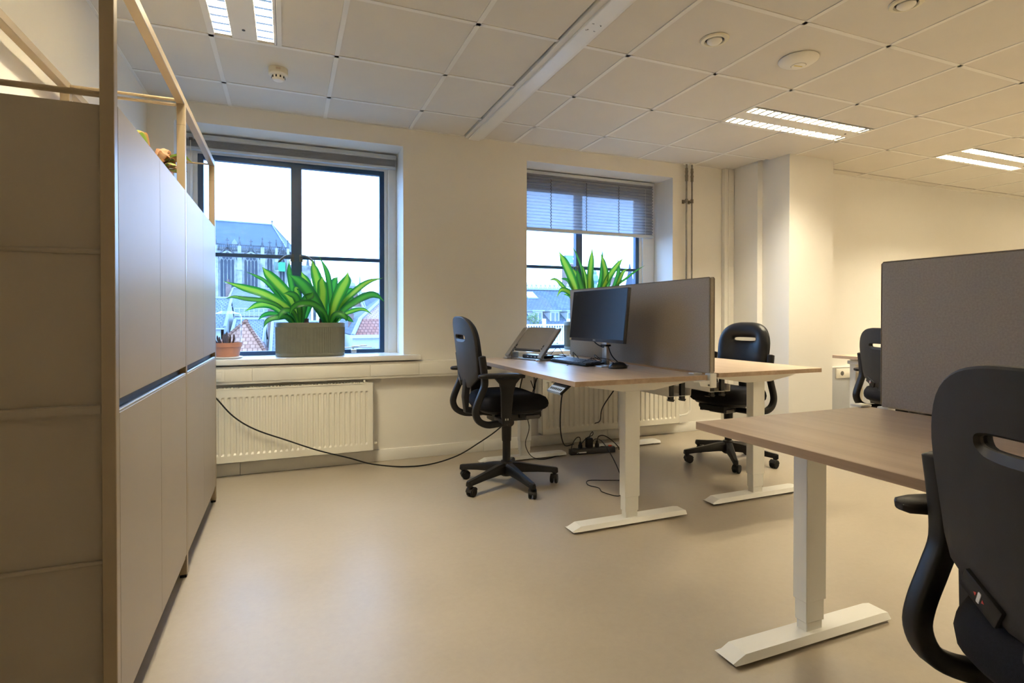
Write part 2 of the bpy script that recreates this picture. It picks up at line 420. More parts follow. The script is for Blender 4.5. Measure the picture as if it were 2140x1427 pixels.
# ------------------------------------------------------------------ luminaires
lum_cache = {}
def luminaire(l, label, seen):
    x0, x1, y0, y1, ax = l
    L = (x1-x0) if ax == 'x' else (y1-y0)
    root = thing('ceiling_light', label, 'ceiling light', ((x0+x1)/2, (y0+y1)/2, ZC), 0 if ax == 'x' else pi/2, 'recessed louvre ceiling lights')
    key = (round(L, 3),)
    if key not in lum_cache:
        Wd = .298; sw = .078; inset = .012; ys = [(-Wd/2+inset, -Wd/2+inset+sw), (Wd/2-inset-sw, Wd/2-inset)]
        e = .028; h = L/2
        m = MB()
        # face plate: middle panel, borders, ends
        m.box(-h, h, ys[0][1], ys[1][0], -.002, .008, .001, 1)
        m.box(-h, h, -Wd/2, ys[0][0], -.002, .008); m.box(-h, h, ys[1][1], Wd/2, -.002, .008)
        for a in (-h, h-e): 
            for y in ys: m.box(a, a+e, y[0], y[1], .004, .012)
        m.box(-h, h, -Wd/2, Wd/2, .085, .095)
        for y in (-Wd/2, Wd/2-.002): m.box(-h, h, y, y+.002, 0, .09)
        for a in (-h, h-.002): m.box(a, a+.002, -Wd/2, Wd/2, 0, .09)
        plate = m.mesh('housing', W['bar'])
        refl = MB()
        refl.quad((-h+e, 0, 0), (h-e, 0, 0), (h-e, .008, .068), (-h+e, .008, .068))
        refl.quad((-h+e, sw, 0), (h-e, sw, 0), (h-e, sw-.008, .068), (-h+e, sw-.008, .068))
        refl.quad((-h+e, .008, .068), (h-e, .008, .068), (h-e, sw-.008, .068), (-h+e, sw-.008, .068))
        for a in (-h+e, h-e): refl.quad((a, 0, 0), (a, sw, 0), (a, sw-.008, .068), (a, .008, .068))
        rm = refl.mesh('reflector', W['lampmirror'], 0)
        tu = MB(); tu.box(-h+e+.01, h-e-.01, sw/2-.019, sw/2+.019, .050, .058)
        tm = tu.mesh('lamp_tube', W['lamp'], 0)
        bl = MB(); bl.prism([(-.011, .0), (.011, .0), (.0008, .032), (-.0008, .032)], 'y', .001, sw-.001)
        bm_ = bl.mesh('louvre_blade', W['lampmirror'], 0)
        n = 16; xs = [-h+e + (L-2*e)*(k+.5)/n for k in range(n)]
        allb = MB()
        for x in xs: allb.prism([(x-.004, .0), (x+.004, .0), (x+.0008, .032), (x-.0008, .032)], 'y', .001, sw-.001)
        se = MB(); se.lathe([(.008, 0), (.008, .003)], 12, (h-.11, 0, -.004))
        lum_cache[key] = (plate, rm, tm, bm_, allb.mesh('louvre_blades', W['lampmirror'], 0), xs, ys, se.mesh('sensor', W['blackhole'], 0))
    plate, rm, tm, bm_, allm, xs, ys, se = lum_cache[key]
    link('housing', plate, root)
    link('sensor', se, root)
    for y in ys:
        r = link('reflector', rm, root); r.location = (0, y[0], 0)
        o = link('lamp_tube', tm, r, 'glowing lamp tube')
        for x in xs: o = link('louvre_blade', bm_, r); o.location = (x, 0, 0)
lab = {0: 'twin-strip ceiling light at top left above the cabinets', 1: 'twin-strip ceiling light in front of the square pillar',
       4: 'twin-strip ceiling light beyond the pillar at the right edge'}
unseen = {2: 'overhead right of the viewer above the near desk', 3: 'behind the viewer above the rear middle', 5: 'overhead right beyond the near desk',
          6: 'behind the viewer at the rear right', 7: 'at the far right end by the window side', 8: 'at the far right end above the middle', 9: 'at the far right rear corner'}
for k, l in enumerate(LUMS):
    luminaire(l, lab.get(k) or 'twin-strip ceiling light ' + unseen.get(k, 'at the rear'), k in lab)

# ------------------------------------------------------------------ ceiling fittings
def smoke():
    r = thing('smoke_detector', 'cream smoke detector on the ceiling near the first window', 'smoke detector', (-.042, 3.45, ZC-.001))
    m = MB(); m.lathe([(.052,0),(.052,-.026),(.05,-.03)], 32); m.build('mounting_base', W['beige'], r)
    m = MB(); m.lathe([(.0515,-.031),(.0515,-.036),(.047,-.041),(.037,-.042)], 32); m.build('rim', W['whitep'], r)
    m = MB(); m.lathe([(.036,-.041),(.034,-.058),(.026,-.066),(.012,-.069),(.0,-.069)], 32, cap1=False); m.build('sensor_dome', W['whitep'], r)
    m = MB()
    for k in range(10):
        a = 2*pi*k/10; Mx = Matrix.Rotation(a, 4, 'Z'); m.box(.0335, .0368, -.004, .004, -.056, -.044, M=Mx)
    m.build('vent_slot', W['blackhole'], r)
    m = MB(); m.box(-.012, .012, -.0535, -.0515, -.02, -.009); m.build('type_label', W['tagw'], r)
smoke()
def valve(x, y, label):
    r = thing('air_valve', label, 'air vent', (x, y, ZC-.001), 0, 'round ceiling air valves')
    m = MB(); m.lathe([(.068,0),(.072,-.004),(.066,-.010),(.05,-.012),(.046,-.006),(.046,.0)], 36, cap0=False, cap1=False); m.build('rim', W['beige'], r)
    m = MB(); m.lathe([(.047,-.001),(.047,-.0005)], 30); m.build('throat', W['blackhole'], r)
    m = MB(); m.lathe([(.037,-.005),(.038,-.012),(.03,-.021),(.015,-.026),(.0,-.027)], 30, cap1=False); m.build('disc', W['whitep'], r)
valve(2.03, 2.235, 'round cream air valve in the ceiling above the monitor desk')
valve(2.60, 1.65, 'round air valve cut by the top edge of the photo')
r = thing('wifi_access_point', 'white saucer-shaped wireless access point on the ceiling', 'access point', (2.615, 2.232, ZC-.001))
m = MB(); m.lathe([(.10,0),(.103,-.006),(.098,-.014),(.075,-.028),(.045,-.036),(.0385,-.037)], 48, cap1=False); m.build('cover', W['whitep'], r)
m = MB(); m.lathe([(.0385,-.035),(.037,-.035)], 40); m.build('light_ring', W['alud'], r)
m = MB(); m.lathe([(.0365,-.034),(.036,-.0385),(.0,-.0395)], 40, cap1=False); m.build('centre_cap', W['whitep'], r)
m = MB()
for k in range(6): m.box(-.026+.0085*k, -.020+.0085*k, -.004, .004, -.0402, -.0385)
o = m.build('print', W['yel'], r); o.rotation_euler = (0, 0, radians(-10))
# ------------------------------------------------------------------ windows
def window(n, opx, dk, mull, label):
    """opx: wall opening, dk: dark steel frame x-range, mull: mullion x-range"""
    Z0, Z1 = .79, 2.236; yf = 4.475; yb = 4.525
    m = MB()
    m.box(opx[0], dk[0], yf, YO, OZ[0]+.03, OZ[1]); m.box(dk[1], opx[1], yf, YO, OZ[0]+.03, OZ[1]); m.box(dk[0], dk[1], yf, YO, Z1, OZ[1])
    root = struct(m.build(f'window_{n}', W['frameW'], smooth=0), label)
    m = MB()  # stepped white stop beads
    m.box(opx[0], dk[0]-.028, yf-.022, yf+.002, OZ[0]+.03, OZ[1], .003, 1); m.box(dk[1]+.028, opx[1], yf-.022, yf+.002, OZ[0]+.03, OZ[1], .003, 1); m.box(dk[0]-.03, dk[1]+.03, yf-.022, yf+.002, Z1+.03, OZ[1], .003, 1)
    m.build('stop_bead', W['frameW'], root)
    fw = .036; zt = (1.512, 1.538)
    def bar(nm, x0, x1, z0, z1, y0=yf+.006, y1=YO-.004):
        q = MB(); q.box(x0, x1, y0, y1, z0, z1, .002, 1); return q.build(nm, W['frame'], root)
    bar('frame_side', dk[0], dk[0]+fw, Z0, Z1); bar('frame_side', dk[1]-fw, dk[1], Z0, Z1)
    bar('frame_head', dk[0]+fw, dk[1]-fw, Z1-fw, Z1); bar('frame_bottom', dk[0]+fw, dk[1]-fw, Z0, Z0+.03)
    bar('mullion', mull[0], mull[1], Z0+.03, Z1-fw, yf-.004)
    for a, c in ((dk[0]+fw, mull[0]), (mull[1], dk[1]-fw)):
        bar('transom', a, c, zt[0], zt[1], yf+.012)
        for z0, z1 in ((Z0+.03, zt[0]), (zt[1], Z1-fw)):
            q = MB(); q.box(a, c, yf+.026, yf+.031, z0, z1); q.build('pane', W['glass'], root, 0)
    # lever handles beside the mullion and a casement stay on the bottom rail
    for sgn, xc in ((-1, mull[0]+.006), (1, mull[1]-.006)):
        q = MB(); q.box(xc-.012, xc+.012, yf-.016, yf-.003, 1.49, 1.545, .003)
        q.tube(spline([(xc, yf-.016, 1.53), (xc+sgn*.02, yf-.045, 1.532), (xc+sgn*.055, yf-.05, 1.518), (xc+sgn*.095, yf-.05, 1.478)], 5), [.007]*10+[.008]*5+[.004], 8)
        q.build('handle', W['alud'], root)
    xs = dk[1]-.24
    q = MB(); q.box(xs-.02, xs+.02, yf-.028, yf+.01, Z0+.002, Z0+.03, .004); q.tube([(xs, yf-.02, Z0+.035), (xs-.02, yf-.02, Z0+.05), (xs+.10, yf-.005, Z0+.06)], .006, 8); q.tube([(xs-.1, yf-.004, Z0+.045), (xs+.14, yf-.004, Z0+.045)], .004, 6)
    q.build('window_stay', W['chr'], root)
window(1, O1, (-.585, .722), (.030, .105), 'dark steel casement window in a deep white reveal, cathedral view')
window(2, O2, (1.84, 3.150), (2.458, 2.523), 'dark steel casement window behind the half-lowered blind')
# sills
for n, x0, x1 in ((3, XL+.001, .93), (4, 1.715, 3.42)):
    m = MB(); o = O1 if n == 3 else O2
    m.box(x0, x1, 4.098, YW-.0005, .752, .790, .004); m.box(o[0]+.0005, o[1]-.0005, YW-.01, 4.476, .746, .7895)
    struct(m.build(f'trim_{n}', W['sill']), 'white window sill of the cathedral window' if n == 3 else 'white window sill of the window with the blind')

# ------------------------------------------------------------------ blinds
r = thing('pleated_blind', 'pleated blind fully raised above the cathedral window', 'blind', (0, 0, 0), 0, 'pleated window blinds')
m = MB(); m.box(-.665, .80, 4.39, 4.435, 2.314, 2.348, .004); m.box(-.665, .80, 4.386, 4.392, 2.318, 2.326); m.build('head_rail', W['railp'], r)
m = MB()
for k in range(9): m.box(-.66, .795, 4.398-.001*(k % 2), 4.43, 2.262+k*.0057, 2.2662+k*.0057)
m.build('folded_fabric', W['blind'], r)
m = MB(); m.box(-.665, .80, 4.393, 4.433, 2.240, 2.260, .003); m.build('bottom_rail', W['railp'], r)
m = MB(); m.tube([(-.615, 4.385, 2.32), (-.615, 4.384, 1.6), (-.612, 4.384, .95)], .0022, 6); m.build('pull_cord', W['whitep'], r)
m = MB(); m.box(-.625, -.60, 4.378, 4.392, 2.30, 2.318, .003); m.build('cord_lock', W['alud'], r)

r = thing('pleated_blind', 'grey pleated blind half lowered in the window behind the divider', 'blind', (0, 0, 0), 0, 'pleated window blinds')
BX = (1.85, 3.262); m = MB(); m.box(BX[0], BX[1], 4.39, 4.435, 2.325, 2.352, .004); m.build('head_rail', W['railp'], r)
g = []; n = 17; z1, z0 = 2.326, 1.856
for k in range(2*n+1): g.append([(x, 4.412 + (.011 if k % 2 else -.011), z1-(z1-z0)*k/(2*n)) for x in (BX[0]+.004, BX[1]-.004)])
m = MB(); m.sheet(g); m.build('pleated_fabric', W['blind'], r, smooth=0, recalc=False)
m = MB(); m.box(BX[0], BX[1], 4.393, 4.432, 1.829, 1.857, .004); m.build('bottom_rail', W['railp'], r)
for x in (2.165, 2.523, 2.868, 3.165):
    m = MB(); 
    for k in range(16):
        z = 2.29 - .0275*k
        m.tube([(x-.004, 4.398, z), (x+.004, 4.397, z-.010), (x+.004, 4.397, z-.016), (x-.004, 4.398, z-.026)], .0032 if x < 3 else .0012, 6)
    m.build('lift_cord', W['alud'] if x < 3 else W['whitep'], r)

# ------------------------------------------------------------------ wall duct, radiators, pipes
r = thing('wall_cable_duct', 'cream cable duct running along the wall under the window sills', 'cable duct')
m = MB(); m.box(XL+.002, 3.88, 4.118, YW-.001, .622, .742, .003); m.build('duct_body', W['trunk'], r)
xs = [XL+.01, -.22, .56, .92, 1.9, 2.7, 3.3, 3.875]
for i in range(len(xs)-1):
    m = MB(); m.box(xs[i]+.001, xs[i+1]-.001, 4.112, 4.119, .64, .724, .003); m.build('duct_cover', W['trunk'], r)
m = MB(); m.box(-.49, -.385, 4.104, 4.113, .645, .722, .004); sk = m.build('socket_plate', W['whitep'], r)
m = MB(); m.box(-.47, -.402, 4.100, 4.105, .662, .708, .004); m.build('switch_rocker', W['whitep'], sk)

def radiator(x0, x1, label, pitch):
    z0, z1 = .105, .592; yf = 4.078
    r = thing('radiator', label, 'radiator', (0, 0, 0), 0, 'panel radiators under the windows')
    n = int((x1-x0-.05)/pitch); off = (x1-x0-n*pitch)/2
    cols = [(x0, 0)]
    for k in range(n):
        a = x0+off+k*pitch; cols += [(a+pitch*.20, 0), (a+pitch*.34, 1), (a+pitch*.66, 1), (a+pitch*.80, 0)]
    cols.append((x1, 0))
    rows = [(z0, 0), (z0+.048, 0), (z0+.062, 1), (z1-.062, 1), (z1-.05, 0), (z1, 0)]
    g = [[(x, yf + .009*(cx*rz), z) for x, cx in cols] for z, rz in rows]
    m = MB(); m.sheet(g); m.box(x0, x1, yf+.012, yf+.02, z0, z1)
    m.box(x0, x0+.003, yf, yf+.012, z0, z1); m.box(x1-.003, x1, yf, yf+.012, z0, z1); m.box(x0, x1, yf, yf+.012, z1-.003, z1); m.box(x0, x1, yf, yf+.012, z0, z0+.003)
    m.build('front_panel', W['rad'], r, smooth=0)
    m = MB(); m.box(x0, x1, yf+.062, yf+.075, z0, z1, .003); m.build('rear_panel', W['rad'], r)
    m = MB()
    for k in range(int((x1-x0)/.03)): m.box(x0+.012+k*.03, x0+.015+k*.03, yf+.02, yf+.062, z0+.03, z1-.03)
    m.build('convector_fins', W['rad'], r, 0)
    m = MB(); m.box(x0-.004, x0, yf+.004, yf+.074, z0+.01, z1+.004, .001, 1); m.box(x1, x1+.004, yf+.004, yf+.074, z0+.01, z1+.004, .001, 1); m.build('side_cover', W['rad'], r)
    m = MB(); m.box(x0, x1, yf+.002, yf+.008, z1, z1+.008); m.box(x0, x1, yf+.068, yf+.074, z1, z1+.008)
    k = x0+.01
    while k < x1-.03: m.box(k, k+.006, yf+.006, yf+.07, z1+.002, z1+.007); k += .022
    m.build('top_grille', W['rad'], r, 0)
    m = MB(); m.cyl((x1+.004, yf+.04, z0+.045), (x1+.028, yf+.04, z0+.045), .011, 10); m.cyl((x1-.06, yf+.03, z1+.012), (x1-.06, yf+.03, z1+.024), .008, 8); m.build('air_valve', W['rad'], r)
    for x in (x0+.2, x1-.2):
        m = MB(); m.box(x-.015, x+.015, yf+.07, YW-.001, z0+.1, z1-.08); m.build('bracket', W['rad'], r)
    return r
radiator(-.62, .578, 'cream panel radiator under the cathedral window with black cable across it', .0355)
r2 = radiator(1.93, 3.312, 'cream panel radiator behind the monitor desk under the second window', .0475)
m = MB(); m.tube(spline([(3.316, 4.118, .16), (3.38, 4.118, .168), (3.43, 4.12, .175), (3.465, 4.12, .20), (3.468, 4.12, .26), (3.468, 4.12, .615)], 5), .0085, 8); m.cyl((3.318, 4.118, .16), (3.35, 4.118, .164), .013, 8); m.build('supply_pipe', W['white'], r2)

# heating risers
for k, (x, lb) in enumerate(((3.425, 'thin grey heating riser nearer the window reveal'), (3.488, 'thin grey heating riser nearer the room corner'))):
    r = thing('heating_pipe', lb, 'pipe', (x, YW-.05, 0), 0, 'pair of heating pipes beside the window')
    m = MB(); m.cyl((0,0,.745), (0,0,ZC-.01), .0085, 12); m.build('pipe', W['galv'], r)
    m = MB()
    for z0, z1, rr in ((2.33,2.37,.013),(2.37,2.385,.016),(2.385,2.41,.012),(2.41,2.425,.015),(2.425,2.45,.012)): m.cyl((0,0,z0), (0,0,z1), rr, 6 if rr > .014 else 12)
    m.build('coupling', W['brass'], r)
    m = MB(); m.lathe([(.030, 0), (.028, -.006), (.012, -.008)], 20, (0,0,ZC-.004)); m.build('ceiling_rosette', W['whitep'], r)
    m = MB(); m.cyl((0,0,2.13), (0,0,2.165), .0135, 12); m.box(-.03, 0, -.006, .006, 2.142, 2.153); m.box(-.008, .008, 0, .05, 2.138, 2.157); m.box(-.013, .013, .044, .0495, 2.13, 2.165); m.build('pipe_clip', W['brass'], r)

# far wall casing with sockets, shade of the front put into its grey
r = thing('wall_casing', 'low wall casing, shade painted grey on its front, double socket beyond the pillar', 'wall casing')
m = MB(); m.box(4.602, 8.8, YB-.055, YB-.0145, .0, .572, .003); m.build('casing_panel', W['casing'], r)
m = MB(); m.box(4.602, 8.8, YB-.06, YB-.0005, .572, .58, .002); m.build('casing_top', W['white'], r)
m = MB(); m.box(5.00, 5.30, YB-.066, YB-.054, .47, .565, .003); sp = m.build('socket_plate', W['whitep'], r)
for x in (5.08, 5.225):
    m = MB(); m.cyl((x, YB-.069, .517), (x, YB-.065, .517), .022, 16); m.build('socket_well', W['blackhole'] if x > 5.2 else W['alud'], sp)
pl = MB(); pl.cyl((0,0,0), (0,-.045,0), .019, 14); pl.cyl((0,-.045,0), (0,-.06,-.002), .010, 10)
r = thing('extension_cord', 'black cord plugged into the far wall socket', 'power cord', (5.225, YB-.069, .517))
pl.build('plug', W['blk'], r)
m = MB(); m.tube(spline([(0,-.055,0), (.06,-.14,-.01), (.16,-.26,-.08), (.26,-.36,-.22), (.40,-.46,-.40), (.55,-.5,-.50), (.75,-.5,-.512)], 6), .0045, 6); m.build('cord', W['rub'], r)
# ------------------------------------------------------------------ storage cabinets with open metal frame on top
CX0, CX1 = -.80, -.385          # back and front of the cabinets
CY = (1.60, 2.605, 3.60)
ZT, ZF = 1.595, 1.975
PS = .030
def post(parent, x, y0, z0=.012):
    m = MB(); m.box(x, x+PS, y0, y0+PS, z0, ZF, .0015, 1)
    p = m.build('frame_post', W['cabf'], parent)
    q = MB(); q.box(x+.003, x+PS-.003, y0+.003, y0+PS-.003, 0, .0125); q.build('foot_cap', W['rub'], p)
    q = MB(); q.box(x-.0004, x+PS+.0004, y0-.0004, y0+PS+.0004, ZF-.115, ZF-.1142); q.build('joint_line', W['slot'], p)
def cabinet(i, label, posts):
    ya, yb = CY[i], CY[i+1]
    r = thing('storage_cabinet', label, 'cabinet', (0,0,0), 0, 'greige storage cabinets along the left wall')
    y0, y1 = ya+PS+.001, yb-.001
    for yy in posts:
        post(r, CX1-PS, yy); post(r, CX0, yy)
    # body
    m = MB(); t = .018; xf = CX1-.024
    m.box(CX0+.004, xf, y0, y0+t, .075, ZT-.006); m.box(CX0+.004, xf, y1-t, y1, .075, ZT-.006)
    m.box(CX0+.004, xf, y0, y1, .075, .075+t); m.box(CX0+.004, xf, y0, y1, ZT-.024, ZT-.006); m.box(CX0+.004, CX0+.012, y0, y1, .075, ZT-.006)
    m.box(CX0+.004, xf, y0, y1, .82, .86)
    m.build('carcass', W['cab'], r, 0)
    m = MB(); m.box(xf-.012, xf+.001, y0+.004, y1-.004, .838, .872); m.build('handle_slot', W['slot'], r, 0)
    ym = (y0+y1)/2; g = .0018
    for z0, z1, nm in ((.872, ZT, 'upper_door'), (.098, .838, 'lower_door')):
        for a, c in ((y0+.003, ym-g/2), (ym+g/2, y1-.003)):
            m = MB(); m.box(CX1-.0195, CX1-.0005, a, c, z0, z1, .001, 1); d = m.build(nm, W['cab'], r)
            if nm == 'lower_door':
                m = MB(); m.prism([(CX1-.034, z1+.0005), (CX1-.018, z1+.0005), (CX1-.001, z1+.0005), (CX1-.001, z1+.006), (CX1-.008, z1+.009), (CX1-.034, z1+.002)], 'y', a, c); m.build('handle_profile', W['alu'], d)
    # plinth rail
    m = MB(); m.box(CX1-.028, CX1-.006, y0, y1, .078, .094, .001, 1); m.build('bottom_rail', W['cabf'], r)
    # top frame, ya..yb
    ye = yb+PS if i == 1 else yb
    for x in (CX1-PS, CX0):
        m = MB(); m.box(x, x+PS, ya+PS, yb, ZF-PS, ZF, .0015, 1); m.build('top_rail', W['cabf'], r)
    return r
cabA = cabinet(0, 'greige storage cabinet nearest the viewer with bare end panel', (CY[0], CY[1]))
cabB = cabinet(1, 'greige storage cabinet at the window end, plant on top', (CY[2],))
# end panel of the near cabinet with its shelf lips, cross rods of the frame
m = MB(); m.box(CX0+PS, CX1-PS, 1.618, 1.626, .02, 1.588); m.build('end_panel', W['cab'], cabA, 0)
for z, k in ((1.232, 0), (.852, 1), (.478, 0)):
    m = MB()
    if k: m.prism([(1.618, z-.012), (1.618, z+.011), (1.606, z+.009), (1.603, z+.004), (1.603, z-.010)], 'x', CX0+PS, CX1-PS-.002)
    else: m.tube([(CX0+PS, 1.614, z), (CX1-PS, 1.614, z)], .006, 10)
    m.build('shelf_lip', W['cab'], cabA)
def rod(par, y, z, n=1, rr=.006):
    for k in range(n):
        m = MB(); m.tube([(CX0+PS, y, z-.019*k), (CX1-PS, y, z-.019*k)], rr, 10); m.build('cross_rod', W['cabf'], par)
rod(cabA, 1.615, 1.612, 1, .0075)
rod(cabA, CY[1]+.010, 1.962, 1); rod(cabA, CY[1]+.022, 1.945, 1); rod(cabB, CY[2]+.015, 1.955, 1, .005)

# ------------------------------------------------------------------ desks
def desk(label, x0, x1, y0, y1, zt, stage=0.0, panel=False, tray=True, far_leg=True, mirror=False, legx=None):
    r = thing('standing_desk', label, 'desk', (x0, y0, 0), 0, 'height-adjustable office desks')
    X, Y = x1-x0, y1-y0; th = .025
    m = MB(); m.box(0, X, 0, Y, zt-th, zt, .0012, 1)
    me = m.mesh('tabletop', W['wood']); me.materials.append(W['woode'])
    for p in me.polygons:
        if abs(p.normal.z) < .5: p.material_index = 1
    link('tabletop', me, r)
    zu = zt-th; cx = X*.5-.012 if legx is None else legx
    for yc in ((.115, Y-.10) if far_leg else (.115,)):
        # tapering cross arm under the top
        mx_ = (lambda x: X-x) if mirror else (lambda x: x)
        m = MB(); m.prism([(mx_(a_), b_) for a_, b_ in ((.10, zu-.0005), (X-.07, zu-.0005), (X-.07, zu-.018), (cx+.13, zu-.05), (cx-.06, zu-.05), (.13, zu-.02))], 'y', yc-.03, yc+.03, .001, 1)
        m.build('cross_arm', W['steelw'], r)
        s1 = .132+stage; s2 = .062+stage*.5
        m = MB(); m.box(cx-.045, cx+.045, yc-.027, yc+.027, s1, zu-.045, .002, 1); lg = m.build('leg_upper', W['steelw'], r)
        m = MB(); m.box(cx-.0405, cx+.0405, yc-.0235, yc+.0235, s2, s1+.01, .002, 1); m.build('leg_middle', W['steelw'], r)
        m = MB(); m.box(cx-.036, cx+.036, yc-.020, yc+.020, .03, s2+.01, .002, 1); m.build('leg_lower', W['steelw'], r)
        # foot: shallow folded sheet with pointed ends
        a0, a1 = .03, X-.075; w0, w1 = .036, .047
        rs = []
        for xx, ww, zz in ((a0, .0, .012), (a0+.001, w0*.97, .013), (a0+.05, w0, .034), (a1-.03, w0, .034), (a1, w0*.97, .030)):
            rs.append((xx, ww, zz))
        v = []; f = []
        for xx, ww, zz in rs[1:]:
            wb = w1 if zz > .02 else w1*.97
            v += [(xx, yc-wb, .012), (xx, yc-ww, zz), (xx, yc+ww, zz), (xx, yc+wb, .012)]
        nn = len(rs)-1
        for k in range(nn-1):
            for q in range(3): f.append((k*4+q, k*4+q+1, k*4+4+q+1, k*4+4+q))
            f.append((k*4+3, k*4, k*4+4, k*4+7))
        f.append((0,1,2,3)); f.append(tuple(range((nn-1)*4, nn*4))[::-1])
        m = MB(); m.add(v, f); ft = m.build('foot', W['steelw'], r, 20)
        for xx in (a0+.06, a1-.06):
            m = MB(); m.lathe([(.016, 0), (.018, .002), (.018, .0125)], 14, (xx, yc, 0)); m.build('levelling_pad', W['rub'], ft)
    # stretcher beams under the top, cable tray and its clips
    m = MB()
    for xx in (cx-.09, cx+.06): m.box(xx, xx+.03, .10, Y-.085, zu-.044, zu-.018)
    m.build('stretcher', W['steelw'], r, 0)
    if tray:
        xt = .025 if mirror else X-.175; m = MB()
        m.box(xt, xt+.15, .10, Y-.3, zu-.095, zu-.093); m.box(xt, xt+.002, .10, Y-.3, zu-.095, zu-.03); m.box(xt+.148, xt+.15, .10, Y-.3, zu-.095, zu-.055)
        tr = m.build('cable_tray', W['steelw'], r, 0)
        for xx in (xt+.01, xt+.085):
            for yy in (.102, .62, 1.1):
                m = MB(); m.box(xx, xx+.028, yy, yy+.02, zu-.112, zu-.0005, .002, 1); m.prism([(xx-.004, zu-.112), (xx+.032, zu-.112), (xx+.024, zu-.124), (xx+.004, zu-.121)], 'y', yy-.002, yy+.022); m.build('tray_clip', W['blk'], tr)
    if panel:
        m = MB(); Mx = Matrix.Translation((.0, .16, zu-.014)) @ Matrix.Rotation(radians(-38), 4, 'Y')
        m.box(-.045, .03, -.075, .075, -.012, .002, .003, M=Mx); cp = m.build('control_panel', W['blk'], r)
        m = MB(); m.box(-.0462, -.0445, -.07, .07, -.0105, .0005, M=Mx); m.box(-.042, -.004, -.07, .07, .0015, .003, M=Mx); m.build('keypad', W['panelsheen'], cp)
        m = MB()
        for k in range(7): m.box(-.030, -.017, -.06+.018*k, -.05+.018*k, .003, .0042, M=Mx)
        m.build('key', W['blk'], cp)
    return r
desk('oak-topped standing desk carrying the monitor and laptop stand', 1.27, 2.068, 2.32, 3.92, .765, .008, True)
desk('oak-topped standing desk behind the first divider, black chair tucked in', 2.205, 3.0, 2.385, 3.985, .765, .008, mirror=True)
desk('oak-topped standing desk in the right foreground', 1.228, 2.04, -.17, 1.432, .735)
desk('oak-topped standing desk at the back beside the pillar', 4.30, 5.10, 1.72, 3.32, .75, 0, False, False, legx=.16)

# ------------------------------------------------------------------ desk dividers
def divider(label, x, y0, y1, z0, z1, zd, near=True, farclip=True):
    r = thing('desk_divider', label, 'desk divider', (x, y0, 0), 0, 'grey fabric desk dividers'); t = .036; Y = y1-y0
    m = MB(); m.box(0, t, 0, Y, z0, z1, .008, 3); m.build('fabric_panel', W['fab'], r)
    m = MB()
    for xx in (.004, t-.004): m.tube([(xx, -.0005, z0+.01), (xx, -.0005, z1-.006), (xx, .006, z1+.0005), (xx, Y-.006, z1+.0005), (xx, Y+.0005, z1-.006), (xx, Y+.0005, z0+.01)], .0025, 6)
    m.build('edge_piping', W['fabe'], r)
    for yy in (-.012, Y-.03):
        m = MB(); m.box(-.004, t+.004, yy, yy+.042, z0-.075, z0+.002, .004)
        m.prism([(-.11, zd-.028), (-.004, zd-.028), (-.004, z0-.072), (-.02, z0-.068), (-.065, zd-.055), (-.075, zd-.034), (-.11, zd-.032)], 'y', yy+.004, yy+.008)
        bk = m.build('bracket', W['steelw'], r)
        m = MB(); m.cyl((-.012, yy-.0005, zd-.052), (-.012, yy+.006, zd-.052), .005, 10); m.build('screw', W['alud'], bk)
        m = MB(); m.box(-.062, -.004, yy+.06, yy+.105, zd+.0002, zd+.009, .003); m.build('clamp_pad', W['whitep'], r)
divider('grey fabric divider behind the monitor', 2.078, 2.318, 3.88, .772, 1.285, .765)
divider('grey fabric divider on the right foreground desk', 2.05, -.16, 1.385, .738, 1.277, .735)
divider('narrow strip of a far divider seen beside the far chair', 5.12, 1.72, 3.22, .757, 1.245, .75)

# ------------------------------------------------------------------ office chairs
OUT = [(0,0), (.07,.004), (.11,.022), (.185,.066), (.2,.085), (.207,.17), (.212,.25), (.208,.305), (.19,.36), (.16,.40), (.115,.427), (.06,.439), (0,.441)]
def back_profile(N=56, zc=.312, grow=0):
    half = spline([(a, b, 0) for a, b in OUT], 6); pts = [(p.x, p.y) for p in half] + [(-p.x, p.y) for p in half[::-1][1:-1]]
    outer = []; inner = []
    for k in range(N):
        w = 2*pi*k/N; d = (cos(w), sin(w)); best = None
        for i in range(len(pts)):
            a = pts[i]; c = pts[(i+1) % len(pts)]
            ax, ay = a[0], a[1]-zc; ex, ey = c[0]-a[0], c[1]-a[1]
            den = d[0]*ey - d[1]*ex
            if abs(den) < 1e-9: continue
            t = (ax*ey - ay*ex)/den; s = (ax*d[1] - ay*d[0])/den
            if t > 0 and -1e-6 <= s <= 1+1e-6 and (best is None or t > best): best = t
        outer.append((d[0]*best, zc + d[1]*best))
        ca = math.copysign(abs(d[0])**.5, d[0]); sa = math.copysign(abs(d[1])**.6, d[1])
        inner.append((.092*ca, zc + .0135*sa))
    return outer, inner
PO, PI_ = back_profile()
def shell_mesh(mat, xf, xb, rows=(0, .05, .10, .3, .6, .85, .965, 1), shrink=1.0, name='back_shell', ang=28):
    """ring surface between slot and outline; xf/xb(y,z,t) give front and back depth"""
    N = len(PO); fr = []; bk = []
    for t in rows:
        A = []; B = []
        for k in range(N):
            oy, oz = PO[k]; iy, iz = PI_[k]
            oy *= shrink; oz = .312 + (oz-.312)*shrink
            y = iy + (oy-iy)*t; z = iz + (oz-iz)*t
            A.append((xf(y, z, t), y, z)); B.append((xb(y, z, t), y, z))
        fr.append(A); bk.append(B)
    m = MB(); m.rings(fr + bk[::-1] + [fr[0]], False, False); return m.mesh(name, mat, ang)
_curve = lambda y, z: .62*y*y + .05*(z-.2)*(z-.2)*-4*.25
SHELL = shell_mesh(W['shell'], lambda y, z, t: _curve(y,z)+.014, lambda y, z, t: _curve(y,z) + (.004 if t > .99 else 0) + (.008 if t < .04 else 0))
